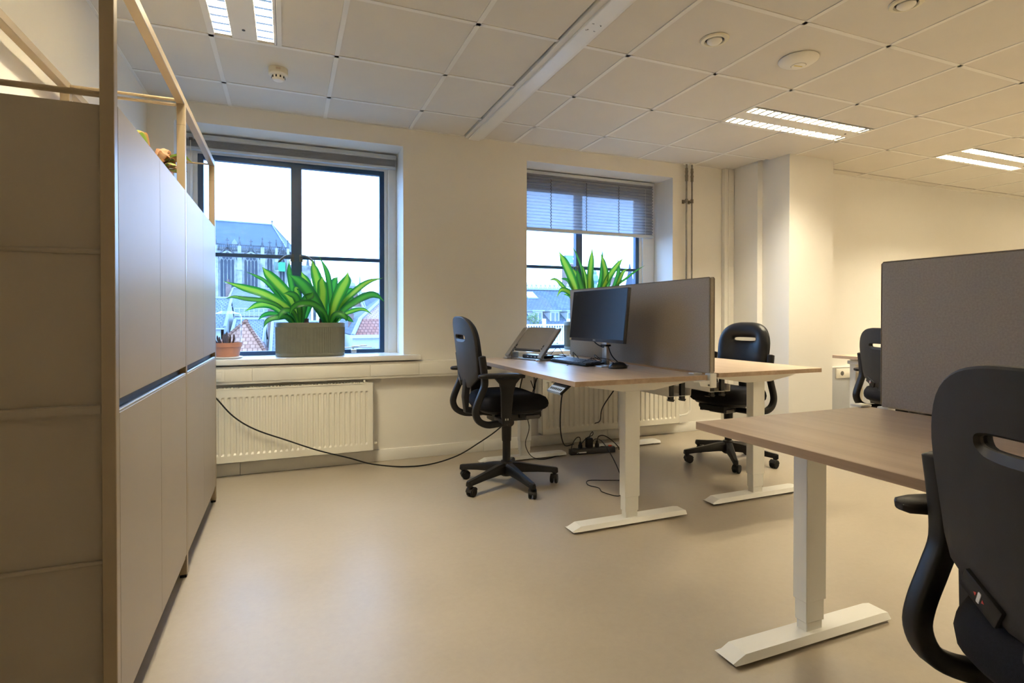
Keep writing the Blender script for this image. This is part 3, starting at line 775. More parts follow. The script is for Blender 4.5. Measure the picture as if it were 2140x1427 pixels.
def pad(sc):
    return lambda y, z, t: _curve(y,z)+.016+sc*min(1, math.sin(pi*min(1, max(0, t*1.02)))**.55) + .004 + .012*math.exp(-((z-.12)/.09)**2)
def cush(mat): return shell_mesh(mat, pad(.038), lambda y, z, t: _curve(y,z)+.0135, (0, .03, .10, .25, .5, .75, .9, .97, 1), .99, 'back_cushion', 45)
CUSH = cush(W['lea']); CUSHF = cush(W['seat'])
def sup(a, b, n, e=.62, cx=0):
    return [(cx + a*math.copysign(abs(cos(2*pi*k/n))**e, cos(2*pi*k/n)), b*math.copysign(abs(sin(2*pi*k/n))**e, sin(2*pi*k/n))) for k in range(n)]
def seat_meshes():
    rs = []; 
    for sc, z in ((.80, 0), (.93, .006), (.985, .022), (1, .045), (.985, .068), (.93, .087), (.80, .098), (.5, .100), (.2, .098)):
        ring = []
        for x, y in sup(.235*sc, .235*sc, 40):
            fr = max(0, x-.08)/.155; ring.append((x, y, z - .035*fr*fr*(z/.1) + (.018*(abs(y)/.235)**2 - .004 if z > .08 else 0)))
        rs.append(ring)
    m = MB(); m.rings(rs); c = m.mesh('seat_cushion', W['seat'], 60)
    m = MB(); m.rings([[(x, y, z) for x, y in sup(.235*s_, .235*s_, 40)] for s_, z in ((.70, -.022), (.84, -.012), (.88, .003), (.6, .004))]); p = m.mesh('seat_pan', W['blk'], 50)
    return c, p
SEATC, SEATP = seat_meshes()
def caster_mesh():
    m = MB()
    for s_ in (-1, 1): m.lathe([(.006, -.010), (.022, -.010), (.0275, -.006), (.0275, .006), (.022, .010), (.006, .010)], 20, M=Matrix.Translation((-.016, s_*.0145, .0275)) @ Matrix.Rotation(pi/2, 4, 'X'))
    m.cyl((0, 0, .03), (0, 0, .072), .0095, 10)
    rs = []
    for k in range(9):
        a = pi*(.02 + .86*k/8); x = -.016 + .0315*cos(a); z = .0275 + .0315*sin(a); x2 = -.016+.026*cos(a); z2 = .0275+.026*sin(a)
        rs.append([(x, -.022, z), (x, .022, z), (x2, .022, z2), (x2, -.022, z2)])
    m.rings(rs); return m.mesh('caster', W['rub'])
CASTER = caster_mesh()
def star_mesh():
    m = MB()
    for k in range(5):
        Mx = Matrix.Rotation(2*pi*k/5, 4, 'Z'); rs = []
        for x, w, zt, zb in ((.02, .032, .150, .085), (.09, .027, .142, .086), (.2, .022, .120, .080), (.30, .019, .102, .070), (.328, .018, .098, .066), (.338, .013, .094, .066)):
            rs.append([(x, -w, zb), (x, w, zb), (x, w*.95, zt-.014), (x, w*.55, zt), (x, -w*.55, zt), (x, -w*.95, zt-.014)])
        m.rings(rs, M=Mx)
        m.lathe([(.016, .060), (.0185, .068), (.0185, .09)], 12, (.318, 0, 0), M=Mx)
    m.lathe([(.034, .065), (.046, .075), (.046, .135), (.036, .158), (.028, .162)], 20)
    return m.mesh('star_base', W['blk'], 35)
STAR = star_mesh()
def back_tube(s_):
    path = spline([(.02, .195*s_, .0), (-.06, .205*s_, -.006), (-.125, .222*s_, -.004), (-.178, .230*s_, .022), (-.200, .234*s_, .068), (-.192, .236*s_, .115), (-.165, .237*s_, .18), (-.146, .237*s_, .235), (-.150, .236*s_, .31), (-.160, .236*s_, .385), (-.1625, .236*s_, .402)], 4)
    n = len(path); rr = [.0195]*(n-2) + [.0165, .009]
    m = MB(); m.tube(path, rr, 14, 1.05, up=(0,1,0), rect=True); return m.mesh('back_tube', W['blk'], 50)
TUBES = [back_tube(-1), back_tube(1)]
def arm_meshes(s_):
    yc = .288*s_
    rs = []
    for x, w, zt, zb in ((-.165, .012, .004, -.010), (-.155, .026, .010, -.014), (-.12, .036, .013, -.016), (-.02, .041, .014, -.018), (.06, .041, .012, -.020), (.10, .033, .006, -.022), (.118, .018, -.004, -.021)):
        ring = []
        for k in range(12):
            a = 2*pi*k/12; ring.append((x, yc + w*math.copysign(abs(cos(a))**.7, cos(a)), (zt if sin(a) > 0 else -zb)*math.copysign(abs(sin(a))**.6, sin(a))))
        rs.append(ring)
    m = MB(); m.rings(rs); pad_ = m.mesh('arm_pad', W['blk'], 50)
    m = MB(); rs = []
    for z, xa, xb, w in ((-.245, -.025, .032, .010), (-.10, -.028, .046, .011), (-.05, -.036, .062, .013), (-.022, -.060, .085, .017), (-.008, -.085, .10, .02)):
        rs.append([(xa, yc-w, z), (xa+.006, yc-w-.003, z), (xb-.006, yc-w-.003, z), (xb, yc-w, z), (xb, yc+w, z), (xb-.006, yc+w+.003, z), (xa+.006, yc+w+.003, z), (xa, yc+w, z)])
    m.rings(rs)
    post_ = m.mesh('arm_post', W['blk'], 40)
    m = MB()
    m.box(-.018, .026, min(yc-.012*s_, .14*s_), max(yc+.006*s_, .14*s_), -.285, -.262, .004); m.box(-.022, .029, yc-.008, yc+.008, -.285, -.15, .003)
    br = m.mesh('arm_bracket', W['blk'], 40)
    m = MB()
    for k in range(3):
        for q in (-.006, .008): m.box(q, q+.007, yc+s_*.008-.0012, yc+s_*.008+.0012, -.262+.018*k, -.251+.018*k)
    return pad_, post_, br, m.mesh('height_notch', W['alu'], 0)
ARMS = [arm_meshes(-1), arm_meshes(1)]
def chair(label, x, y, heading, base_rot, sz=.49, dback=0, darm=0, arms=True, vinyl=True, sticker=False, tagw=False, bx=0, ax=0, sx=0):
    """x,y floor position of the column; heading: direction the sitter faces (deg)"""
    r = thing('office_chair', label, 'office chair', (x, y, 0), radians(heading), 'black swivel office chairs')
    s_ = link('star_base', STAR, r); s_.rotation_euler = (0, 0, radians(base_rot-heading))
    for k in range(5):
        a = radians(base_rot-heading) + 2*pi*k/5; c = link('caster', CASTER, r)
        c.location = (.318*cos(a), .318*sin(a), 0); c.rotation_euler = (0, 0, a + (k*1.7+heading) % 2.4 - .9)
    zm = sz-.075
    m = MB(); m.lathe([(.0255, .15), (.0255, .29), (.024, .291), (.024, .30)], 18); m.lathe([(.029, .285), (.030, .30), (.033, zm-.01), (.033, zm+.01)], 18); m.build('gas_column', W['blk'], r)
    m = MB(); m.box(-.11, .13, -.075, .075, zm-.004, sz-.016, .008); m.box(.05, .20, -.10, .10, zm+.014, sz-.018, .006)
    m.cyl((.02+bx, -.215, zm+.02), (.02+bx, .215, zm+.02), .020, 14); mech = m.build('seat_mechanism', W['blk'], r)
    for s2 in (-1, 1):
        q = MB(); q.cyl((.02+bx, s2*.19, zm+.02), (.02+bx, s2*.228, zm+.02), .024, 18); q.build('pivot_knob', W['shell'], mech)
        q = MB(); q.box(.09, .185, s2*.10-.012, s2*.10+.012, zm+.008, zm+.034, .004); q.build('lever', W['alud'], mech)
    for q in TUBES: o = link('back_tube', q, r); o.location = (bx, 0, zm+.02)
    o = link('seat_cushion', SEATC, r); o.location = (.01+sx, 0, sz)
    o = link('seat_pan', SEATP, r); o.location = (.01+sx, 0, sz)
    bz = zm+.02+.185+dback; tl = Matrix.Translation((-.172+bx, 0, bz)) @ Matrix.Rotation(radians(-7), 4, 'Y') @ Matrix.Translation((-.018, 0, 0))
    sh = link('back_shell', SHELL, r); sh.matrix_local = tl
    cu = link('back_cushion', CUSH if vinyl else CUSHF, r); cu.matrix_local = tl
    # column between seat and back
    m = MB(); m.tube([(-.10, 0, sz-.03), (-.185+bx, 0, sz+.0), (-.19+bx, 0, sz+.08), (-.172+bx, 0, bz+.1)], .02, 10, 1.6, up=(0,1,0), rect=True); m.build('back_stem', W['blk'], r)
    # tilt plate on the lower left corner of the shell
    Mp = Matrix.Translation((.010, .112, .040)) @ Matrix.Rotation(radians(-8), 4, 'Z') @ Matrix.Rotation(radians(29), 4, 'X')
    m = MB(); m.box(-.010, .004, -.042, .042, -.021, .021, .003, M=Mp); pl = m.build('adjuster_plate', W['blk'], sh)
    m = MB(); m.box(-.0112, -.0098, -.0035, .0035, -.011, .011, .0015, 2, M=Mp @ Matrix.Rotation(radians(-6), 4, 'X')); m.build('white_mark', W['prt'], pl)
    m = MB()
    for s2 in (-1, 1): m.prism([(s2*.007, .004), (s2*.012, .0), (s2*.007, -.004)], 'x', -.0108, -.0098, M=Mp)
    m.build('red_arrow', W['redp'], pl)
    if sticker:
        m = MB(); m.box(-.0012, .0, .075, .088, .355, .405, .0005, 1); q = m.build('sticker', W['prt'], sh); q.location = (.0055, 0, 0)
    if tagw:
        m = MB(); m.box(.236, .239, -.03, .012, sz+.030, sz+.050); m.build('seat_tag', W['tagw'], r)
    if arms:
        for k, s2 in ((0, -1), (1, 1)):
            pa, po, br, no = ARMS[k]; z = sz+.235+darm
            a = link('armrest', pa, r); a.location = (ax, 0, z)
            p = link('arm_post', po, a); p = link('arm_bracket', br, r); p.location = (ax, 0, sz+.235); n_ = link('height_notch', no, p)
    return r
chair('black office chair with armrests pulled up to the monitor desk', 1.295, 3.27, 0, 61, .50, .012, 0, True, False, True, bx=-.085, ax=-.12)
chair('black office chair without armrests behind the first divider', 3.03, 3.18, 192, 19, .455, .012, 0, False, True, False, True)
chair('large black office chair seen from behind in the right foreground', 1.309, .366, -18, 20, .47, -.036, -.005, True, False, bx=-.085, ax=-.115, sx=-.075)
chair('small black office chair half hidden beyond the foreground divider', 4.13, 2.605, -12, 30, .46, -.03, -.02, True, False)
# ------------------------------------------------------------------ monitor and things on the monitor desk
DZ = .765
r = thing('monitor', 'black flat monitor on a silver stand in front of the divider', 'monitor', (1.815, 3.035, DZ), radians(2))
T = Matrix.Translation((0, 0, .318)) @ Matrix.Rotation(radians(6), 4, 'Y')
m = MB(); m.box(0, .022, -.312, .312, -.166, .166, .003, M=T); m.box(.02, .045, -.2, .2, -.11, .10, .012, M=T); hs = m.build('monitor_housing', W['bez'], r)
m = MB(); m.box(-.0012, .0004, -.307, .307, -.146, .161, M=T); m.build('screen', W['scr'], r, 0)
cu = bpy.data.curves.new('logo', 'FONT'); cu.body = 'DELL'; cu.size = .014; cu.extrude = .0004; cu.align_x = 'CENTER'; cu.align_y = 'CENTER'
tmp = bpy.data.objects.new('logo', cu); COL.objects.link(tmp); bpy.context.view_layer.update()
lme = bpy.data.meshes.new_from_object(tmp.evaluated_get(bpy.context.evaluated_depsgraph_get())); bpy.data.objects.remove(tmp); lme.materials.clear(); lme.materials.append(W['prt'])
lo = link('logo', lme, hs); lo.matrix_local = T @ Matrix.Translation((-.0008, 0, -.156)) @ Matrix(((0,0,-1,0),(-1,0,0,0),(0,1,0,0),(0,0,0,1)))
m = MB(); m.box(-.0012, .0, .285, .308, -.164, -.150, M=T); m.build('sticker', W['gold'], hs)
m = MB(); m.box(.058, .082, -.0275, .0275, .006, .36, .006); m.box(.035, .062, -.03, .03, .28, .36, .004); m.build('stand_column', W['chr'], r)
m = MB(); m.box(-.04, .16, -.12, .12, .0, .007, .002); m.build('stand_base', W['chr'], r)
m = MB(); m.tube(spline([(.03, .10, .165), (.035, .05, .135), (.045, .0, .118), (.05, -.01, .12)], 5), .004, 6); m.tube(spline([(.065, -.03, .13), (.08, -.06, .06), (.12, -.11, .003)], 5), .0035, 6); m.box(.05, .09, -.031, .031, .122, .134, .004); m.build('cable_clip', W['blk'], r)

# keyboard
r = thing('keyboard', 'black keyboard lying in front of the monitor', 'keyboard', (1.775, 3.225, DZ), radians(3))
m = MB(); Kt = Matrix.Rotation(radians(-4), 4, 'Y') @ Matrix.Translation((0,0,.006)); m.box(-.072, .072, -.225, .225, 0, .014, .004, M=Kt); kb = m.build('keyboard_case', W['blk'], r)
m = MB()
for s_ in (-1, 1): m.box(.05, .066, s_*.17-.02, s_*.17+.02, 0, .010)
m.build('riser_foot', W['blk'], r)
kc = {}
for row in range(6):
    y = .212; xk = -.058 + row*.0215; k = 0
    while y > -.205:
        w = .0172
        if row == 0 and 4 == k: w = .105
        if k == 0 and row in (1, 2, 3): w = .026
        if (round(w, 4)) not in kc:
            q = MB(); q.box(-.008, .008, -w/2, w/2, 0, .006, .0015, 1); kc[round(w, 4)] = q.mesh('key', W['key'], 0)
        o = link('key', kc[round(w, 4)], kb); o.matrix_local = Kt @ Matrix.Translation((xk, y-w/2, .0135)); y -= w+.0022 + (.008 if k in (12, 15) else 0); k += 1
# mouse
r = thing('computer_mouse', 'black computer mouse right of the keyboard', 'mouse', (1.838, 2.825, DZ), radians(-8))
m = MB(); rs = []
for x, w, z in ((-.058, .010, .010), (-.053, .022, .020), (-.035, .030, .032), (-.005, .031, .037), (.025, .030, .031), (.048, .026, .020), (.058, .014, .011)):
    rs.append([(x, w*cos(pi*k/8), .004 + z*sin(pi*k/8)**.8) for k in range(9)] + [(x, -w*.95, .001), (x, w*.95, .001)])
m.rings(rs); m.build('mouse_body', W['bez'], r, 60)
m = MB(); m.lathe([(.004, -.003), (.009, -.003), (.009, .003), (.004, .003)], 16, M=Matrix.Translation((.034, 0, .026)) @ Matrix.Rotation(pi/2, 4, 'X')); m.build('scroll_wheel', W['rub'], r)
m = MB(); m.tube(spline([(-.056, 0, .012), (-.085, -.03, .006), (-.06, -.10, .030), (.0, -.16, .05), (.06, -.21, .045), (.12, -.26, .012), (.17, -.30, .004), (.20, -.31, -.02)], 6), .0018, 6); m.build('cord', W['rub'], r)
r.rotation_euler = (0, 0, radians(182))
m2 = r

# laptop stand: plate facing -X local, width along Y
r = thing('laptop_stand', 'silver sloping laptop stand at the window end of the desk', 'laptop stand', (1.571, 3.65, DZ), radians(20))
Wd = .19
ex = lambda s_: Matrix.Identity(4)
a0 = (.015, .035); a1 = (.20, .225)      # slope in x,z
L = math.hypot(a1[0]-a0[0], a1[1]-a0[1]); ang = math.atan2(a1[1]-a0[1], a1[0]-a0[0])
Sl = Matrix.Translation((a0[0], 0, a0[1])) @ Matrix.Rotation(-ang, 4, 'Y')
m = MB(); m.prism([(.045, -.145), (L, -.145), (L+.006, -.12), (L+.006, .12), (L, .145), (.045, .145)], 'z', -.006, .004, .0015, 1, M=Sl); m.build('support_plate', W['alu'], r)
m = MB(); m.box(.038, .052, -.13, .13, -.006, .012, .003, M=Sl); m.build('front_lip', W['alud'], r)
for s_ in (-1, 1):
    m = MB(); m.prism([(-.02, -.012), (L-.01, -.012), (L+.004, -.004), (L+.004, .004), (L-.012, .010), (-.02, .010)], 'y', s_*.17-.020, s_*.17+.020, .003, 2, M=Sl); m.build('side_arm', W['alu'], r)
    m = MB(); m.box(-.018, .10, s_*.17-.022, s_*.17+.022, 0, .014, .003); m.box(.03, .09, s_*.15-.012, s_*.15+.012, .012, .05, .003); m.build('foot', W['chr'], r)
    m = MB(); m.box(.055, .068, s_*.138-.005, s_*.138+.005, .003, .008, .002, M=Sl); m.box(.075, .095, s_*.138-.005, s_*.138+.005, .003, .008, .002, M=Sl); m.build('clip', W['alud'], r)
m = MB(); m.box(.02, .10, -.15, .15, .004, .010, .002); m.build('base_bar', W['chr'], r)
r = thing('docking_station', 'black docking station under the laptop stand', 'docking station', (1.64, 3.62, DZ+.0102), radians(20))
m = MB(); m.box(.0, .085, -.125, .115, 0, .026, .006); dk = m.build('dock_case', W['bez'], r)
m = MB(); 
for k, w in ((-.09, .012), (-.06, .008), (-.02, .014), (.02, .008), (.055, .01)): m.box(-.001, .001, k-w/2, k+w/2, .008, .016)
m.build('port', W['chr'], dk)
r = thing('cable_box', 'rounded black hub with cables behind the keyboard', 'hub', (1.80, 3.60, DZ), radians(15))
m = MB(); m.box(-.06, .06, -.075, .075, 0, .024, .010, 3); m.build('hub_case', W['bez'], r)

def cable(name, label, pts, rr=.003, mat='rub', group=None, n=7, cat='cable'):
    m = MB(); m.tube(spline(pts, n), rr, 6); o = m.build(name, W[mat]); tag(o, label, cat, group); return o
G = 'loose black cables'
zc = DZ+.0025
cable('cable', 'black cable looping from the hub behind the keyboard', [(1.74, 3.62, DZ+.02), (1.86, 3.62, DZ+.03), (1.93, 3.55, zc), (1.90, 3.50, DZ+.055), (1.93, 3.44, zc), (1.96, 3.35, zc), (1.92, 3.28, DZ+.03), (1.97, 3.24, zc), (2.02, 3.10, zc)], .0022, group=G)
cable('cable', 'thin black cable with a tall loop beside the laptop stand', [(1.80, 3.66, DZ+.03), (1.82, 3.58, DZ+.09), (1.85, 3.53, DZ+.03), (1.90, 3.44, zc), (1.98, 3.40, zc), (2.03, 3.44, zc)], .002, group=G)
cable('cable', 'black coiled cable on the desk left of the monitor stand', [(1.97, 3.18, zc), (1.92, 3.22, DZ+.035), (1.95, 3.28, DZ+.05), (2.0, 3.30, DZ+.02), (1.97, 3.16, zc), (1.95, 3.12, DZ+.03), (1.99, 3.08, zc), (2.03, 3.06, zc)], .0022, group=G)
# cables under the monitor desk
cable('cable', 'black cable from the control panel down to the power strip', [(1.40, 2.56, .725), (1.46, 2.80, .66), (1.62, 3.15, .48), (1.74, 3.38, .28), (1.95, 3.72, .10), (2.10, 3.86, .065)], .0045, group=G)
cable('cable', 'black cable hanging at the far end of the monitor desk', [(1.62, 3.45, .735), (1.60, 3.50, .60), (1.56, 3.55, .42), (1.60, 3.60, .28), (1.58, 3.62, .16), (1.66, 3.68, .05), (1.80, 3.74, .006), (2.02, 3.845, .008)], .003, group=G)
cable('cable', 'short bundle of black cable ends dangling under the desk top', [(1.52, 3.35, .735), (1.53, 3.36, .65), (1.50, 3.30, .57), (1.55, 3.38, .66), (1.56, 3.42, .58), (1.54, 3.44, .64)], .003, group=G)
cable('cable', 'black cable running from the tray to behind the rear leg', [(1.86, 2.80, .71), (1.90, 2.98, .60), (2.02, 3.30, .44), (2.16, 3.56, .30), (2.26, 3.80, .23)], .004, group=G)
cable('cable', 'thick black cable hanging straight down beside the front leg', [(1.97, 2.95, .70), (1.985, 3.0, .55), (2.02, 3.06, .40), (2.04, 3.10, .24), (2.06, 3.08, .10), (2.05, 3.0, .02), (1.95, 2.95, .006), (1.90, 2.86, .006)], .0035, group=G)
cable('cable', 'black cable lying in a zigzag on the floor under the desk', [(2.03, 3.06, .006), (1.93, 3.10, .006), (1.82, 3.14, .006), (1.77, 3.06, .006), (1.80, 2.98, .006), (1.78, 2.90, .006), (1.83, 2.80, .006), (1.92, 2.92, .006), (2.04, 3.10, .02), (2.10, 3.30, .10), (2.14, 3.50, .16), (2.2, 3.7, .13), (2.24, 3.82, .06)], .003, group=G)
# power strip
r = thing('power_strip', 'black power strip with red switch on the floor under the desk', 'power strip', (2.225, 3.785, 0), radians(-6))
m = MB(); m.prism([(-.028, .004), (-.022, 0), (.022, 0), (.028, .004), (.024, .04), (.016, .045), (-.016, .045), (-.024, .04)], 'x', -.19, .19, .003, 2); ps = m.build('strip_body', W['bez'], r)
for k in range(5):
    m = MB(); m.lathe([(.019, .0), (.019, .0012)], 18, (-.15+.06*k, 0, .0448)); m.build('socket_well', W['blackhole'], ps)
m = MB(); m.box(.142, .168, -.010, .010, .044, .054, .003); m.build('switch', W['red'], ps)
m = MB(); m.box(-.14, -.06, -.0285, -.0265, .012, .022); m.build('type_label', W['prt'], ps)
r = thing('plug_adapter', 'black plug adapter standing in the power strip', 'plug', (2.20, 3.788, .0465), radians(-6))
m = MB(); m.box(-.026, .026, -.022, .022, 0, .075, .006); m.build('adapter_case', W['blk'], r)
m = MB(); m.tube(spline([(0, 0, .074), (.01, 0, .10), (.025, -.01, .125), (.02, -.02, .10), (-.03, -.03, .085), (-.07, -.03, .05), (-.09, -.02, .005)], 6), .003, 6); m.build('cord', W['rub'], r)
for k, (dx, lb) in enumerate(((-.075, 'black plug left of the adapter in the power strip'), (.068, 'black plug right of the adapter in the power strip'))):
    r = thing('power_plug', lb, 'plug', (2.20+dx, 3.788-dx*.1, .0465), 0, 'plugs in the power strip')
    m = MB(); m.lathe([(.017, 0), (.017, .022), (.011, .034), (.009, .05)], 14); m.build('plug_body', W['blk'], r)
    s_ = 1 if k else -1
    m = MB(); m.tube(spline([(0, 0, .048), (.01*s_, -.01, .085), (.05*s_, -.03, .09), (.10*s_, -.06, .055), (.13*s_, -.10, .012), (.10*s_, -.16, .006)], 6), .0035, 6); m.build('cord', W['rub'], r)
# long cable from behind the cabinets, over the radiator, to the chair
cable('long_cable', 'long black cable sagging across the radiator towards the chair', [(-.50, 4.045, .62), (-.43, 4.05, .545), (-.33, 4.05, .42), (-.2, 4.045, .325), (0, 4.04, .235), (.2, 4.03, .15), (.4, 4.01, .085), (.55, 3.98, .035), (.75, 3.93, .008), (.95, 3.90, .012), (1.15, 3.88, .06), (1.32, 3.86, .15), (1.45, 3.86, .225), (1.52, 3.84, .30), (1.58, 3.80, .42), (1.60, 3.74, .60), (1.62, 3.70, .735)], .0048, group=G)

# ------------------------------------------------------------------ plants
def leaf_mesh(pts, width, twist=0.0, fold=.25, n=5, tipw=.0, name='leaf', mat='leaf', side=None, wav=.0, seed=0):
    p = spline(pts, n); m = len(p); v = []; f = []; uv = []
    for i, q in enumerate(p):
        t = i/(m-1); tan = (p[min(i+1, m-1)]-p[max(i-1, 0)]).normalized()
        w = width*.5*(max(0, min(1, (.16 + .84*math.sin(pi*min(1, t*.86+.08))**1.1)))) * (1 if t < .78 else max(.02, (1-t)/.22)**.75)
        s_ = Vector(side) if side else tan.cross(Vector((0, -1, .25)))
        s_ = (s_ - tan*s_.dot(tan)).normalized(); nn = s_.cross(tan)
        a = twist*t; s2 = s_*cos(a) + nn*sin(a); n2 = s2.cross(tan)
        for k in (-1, -.5, 0, .5, 1):
            v.append(tuple(q + s2*(w*k) + n2*(fold*w*abs(k) + (wav*w*sin(t*17+seed+k*2) if abs(k) == 1 else 0)))); uv.append((.5+.5*k, t))
    for i in range(m-1):
        for k in range(4): f.append((i*5+k, i*5+k+1, i*5+6+k, i*5+5+k))
    me = bpy.data.meshes.new(name); me.from_pydata(v, [], f); ul = me.uv_layers.new(name='UVMap')
    for lp in me.loops: ul.data[lp.index].uv = uv[lp.vertex_index]
    me.shade_smooth(); me.materials.append(W[mat]); me.update(); return me

def oval_planter(label, cx, cy, z, a, bdep, hgt):
    r = thing('potted_plant', label, 'potted plant', (cx, cy, z), 0, 'striped-leaf plants in oval planters on the sills')
    n = 190; rs = []
    def ring(sa, zz, rib):
        out = []
        for k in range(n):
            w = 2*pi*k/n; rr = 1 - (.02 if rib and k % 2 == 0 else 0); e = .8
            out.append((a*sa*rr*math.copysign(abs(cos(w))**e, cos(w)), bdep*sa*rr*math.copysign(abs(sin(w))**e, sin(w)), zz))
        return out
    prof = [(.93, 0, 0), (.985, .004, 0), (.99, .022, 0), (.99, .026, 1), (.995, hgt-.034, 1), (.995, hgt-.030, 0), (1.0, hgt-.004, 0), (.99, hgt, 0), (.955, hgt, 0), (.94, hgt-.03, 0)]
    m = MB(); m.rings([ring(*p) for p in prof], True, False); m.build('planter', W['planter'], r, 12)
    m = MB(); rnd = random.Random(7); g = [[(a*.95*sx*cos(2*pi*k/40), bdep*.95*sx*sin(2*pi*k/40), hgt-.018+rnd.uniform(-.006, .012)) for k in range(40)] for sx in (1, .8, .6, .4, .2, .02)]
    m.rings(g, False, True); m.build('soil', W['soil'], r, 60)
    return r
def P(zx, zy): return ((440+zx/4.458-648)/281, (671-(440+zy/4.458))/281)      # plant sketch units -> metres beside the pot
r = oval_planter('striped dracaena in a ribbed grey-green oval planter, cathedral window', .16, 4.30, .790, .241, .125, .243)
HG = .243
# each leaf: outline points in sketch units, depth offsets, width, material
PL = [
 ([(830,1030),(760,900),(560,760),(380,700),(215,645)], (0,-.02,-.03,-.02,0), .062, 'leaf'),
 ([(815,1030),(700,830),(560,650),(470,590),(385,550)], (.02,.04,.06,.06,.07), .030, 'leafd'),
 ([(840,1030),(760,800),(650,660),(575,580),(525,515)], (-.02,-.03,-.04,-.05,-.06), .078, 'leaf'),
 ([(780,1030),(680,880),(560,820),(400,800),(300,785),(235,805)], (-.02,-.05,-.07,-.08,-.09,-.09), .036, 'leafd'),
 ([(800,1030),(700,930),(600,850),(480,850),(370,910)], (.02,.03,.05,.06,.06), .058, 'leaf'),
 ([(800,1030),(740,960),(650,960),(570,990),(535,1055)], (-.03,-.07,-.10,-.11,-.12), .045, 'leafd'),
 ([(790,1030),(700,950),(600,925),(530,940),(480,990)], (.03,.05,.06,.06,.06), .035, 'leafd'),
 ([(850,1030),(800,820),(760,640),(745,530),(748,440)], (.03,.04,.05,.05,.05), .045, 'leafd'),
 ([(1080,1030),(1000,880),(900,720),(820,630),(740,580)], (-.02,-.06,-.08,-.09,-.10), .085, 'leafd'),
 ([(1060,1030),(1020,800),(990,640),(960,520),(940,430)], (.03,.03,.03,.02,.02), .080, 'leaf'),
 ([(1100,1030),(1100,830),(1085,650),(1060,530),(1000,405)], (-.03,-.05,-.06,-.06,-.05), .042, 'leafd'),
 ([(1090,1030),(1130,850),(1190,700),(1230,620),(1245,540)], (-.04,-.07,-.09,-.10,-.10), .088, 'leaf'),
 ([(1110,1030),(1180,860),(1310,720),(1440,625),(1575,585)], (-.02,-.04,-.05,-.05,-.05), .050, 'leaf'),
 ([(1110,1030),(1200,900),(1330,800),(1440,750),(1510,760),(1575,815)], (-.05,-.08,-.10,-.11,-.11,-.11), .055, 'leafd'),
 ([(1120,1030),(1220,940),(1320,895),(1410,885),(1490,935)], (.03,.05,.05,.05,.05), .036, 'leaf'),
 ([(1110,1030),(1150,960),(1210,950),(1260,980),(1295,1005)], (-.04,-.08,-.10,-.11,-.11), .040, 'leafd'),
 ([(1080,1030),(1100,850),(1130,680),(1150,610),(1175,575)], (.05,.06,.07,.07,.07), .06, 'leafd'),
 ([(1050,1030),(1030,850),(1030,720),(1020,640),(1030,585)], (-.02,-.03,-.03,-.03,-.03), .082, 'leaf'),
 ([(1080,1030),(1040,920),(940,840),(830,840),(770,880),(745,945)], (-.05,-.09,-.12,-.13,-.13,-.13), .048, 'leafd'),
 ([(850,1030),(860,900),(880,800),(930,760),(945,730)], (-.03,-.06,-.08,-.09,-.09), .055, 'leafd'),
 ([(835,1030),(830,880),(800,780),(750,750),(695,750)], (-.04,-.07,-.10,-.12,-.13), .050, 'leafd'),
 ([(850,1030),(840,860),(810,760),(800,700),(830,700)], (-.01,-.03,-.05,-.06,-.06), .05, 'leaf'),
 ([(1060,1030),(960,800),(900,650),(870,590),(850,535)], (.05,.06,.07,.07,.07), .065, 'leaf'),
 ([(860,1030),(900,900),(930,830),(990,790),(1030,850)], (.0,.02,.03,.03,.03), .05, 'leafd'),
 ([(1100,1030),(1170,880),(1240,800),(1300,800),(1350,820)], (.0,-.02,-.03,-.03,-.03), .06, 'leafd'),
 ([(1100,1030),(1190,840),(1250,740),(1290,700),(1330,690)], (.05,.06,.07,.07,.07), .05, 'leafd'),
 ([(1090,1030),(1120,950),(1170,930),(1220,960),(1225,1000)], (-.05,-.09,-.11,-.12,-.12), .05, 'leafd'),
 ([(830,1030),(780,920),(720,900),(680,930),(650,990)], (-.05,-.09,-.11,-.12,-.12), .045, 'leafd'),
 ([(840,1030),(720,800),(640,700),(600,690)], (.05,.07,.08,.08), .06, 'leafd'),
 ([(820,1030),(700,870),(560,800),(440,790)], (.05,.07,.08,.08), .04, 'leafd'),
]
for k, (pp, dd, w, mt) in enumerate(PL):
    pts = [(P(*q)[0], d, HG-.03+P(*q)[1]+(.012 if i else -.0)) for i, (q, d) in enumerate(zip(pp, dd))]
    link('leaf', leaf_mesh(pts, w, twist=(-1)**k*.35, fold=.22, mat=mt, wav=.10, seed=k), r)
for dx in (-.02+.04, .235-.16+.02):
    m = MB(); m.cyl((dx-.02 if dx > .03 else -.03, 0, HG-.03), (dx-.02 if dx > .03 else -.03, 0, HG+.03), .018, 10); m.build('stem', W['succ'], r)
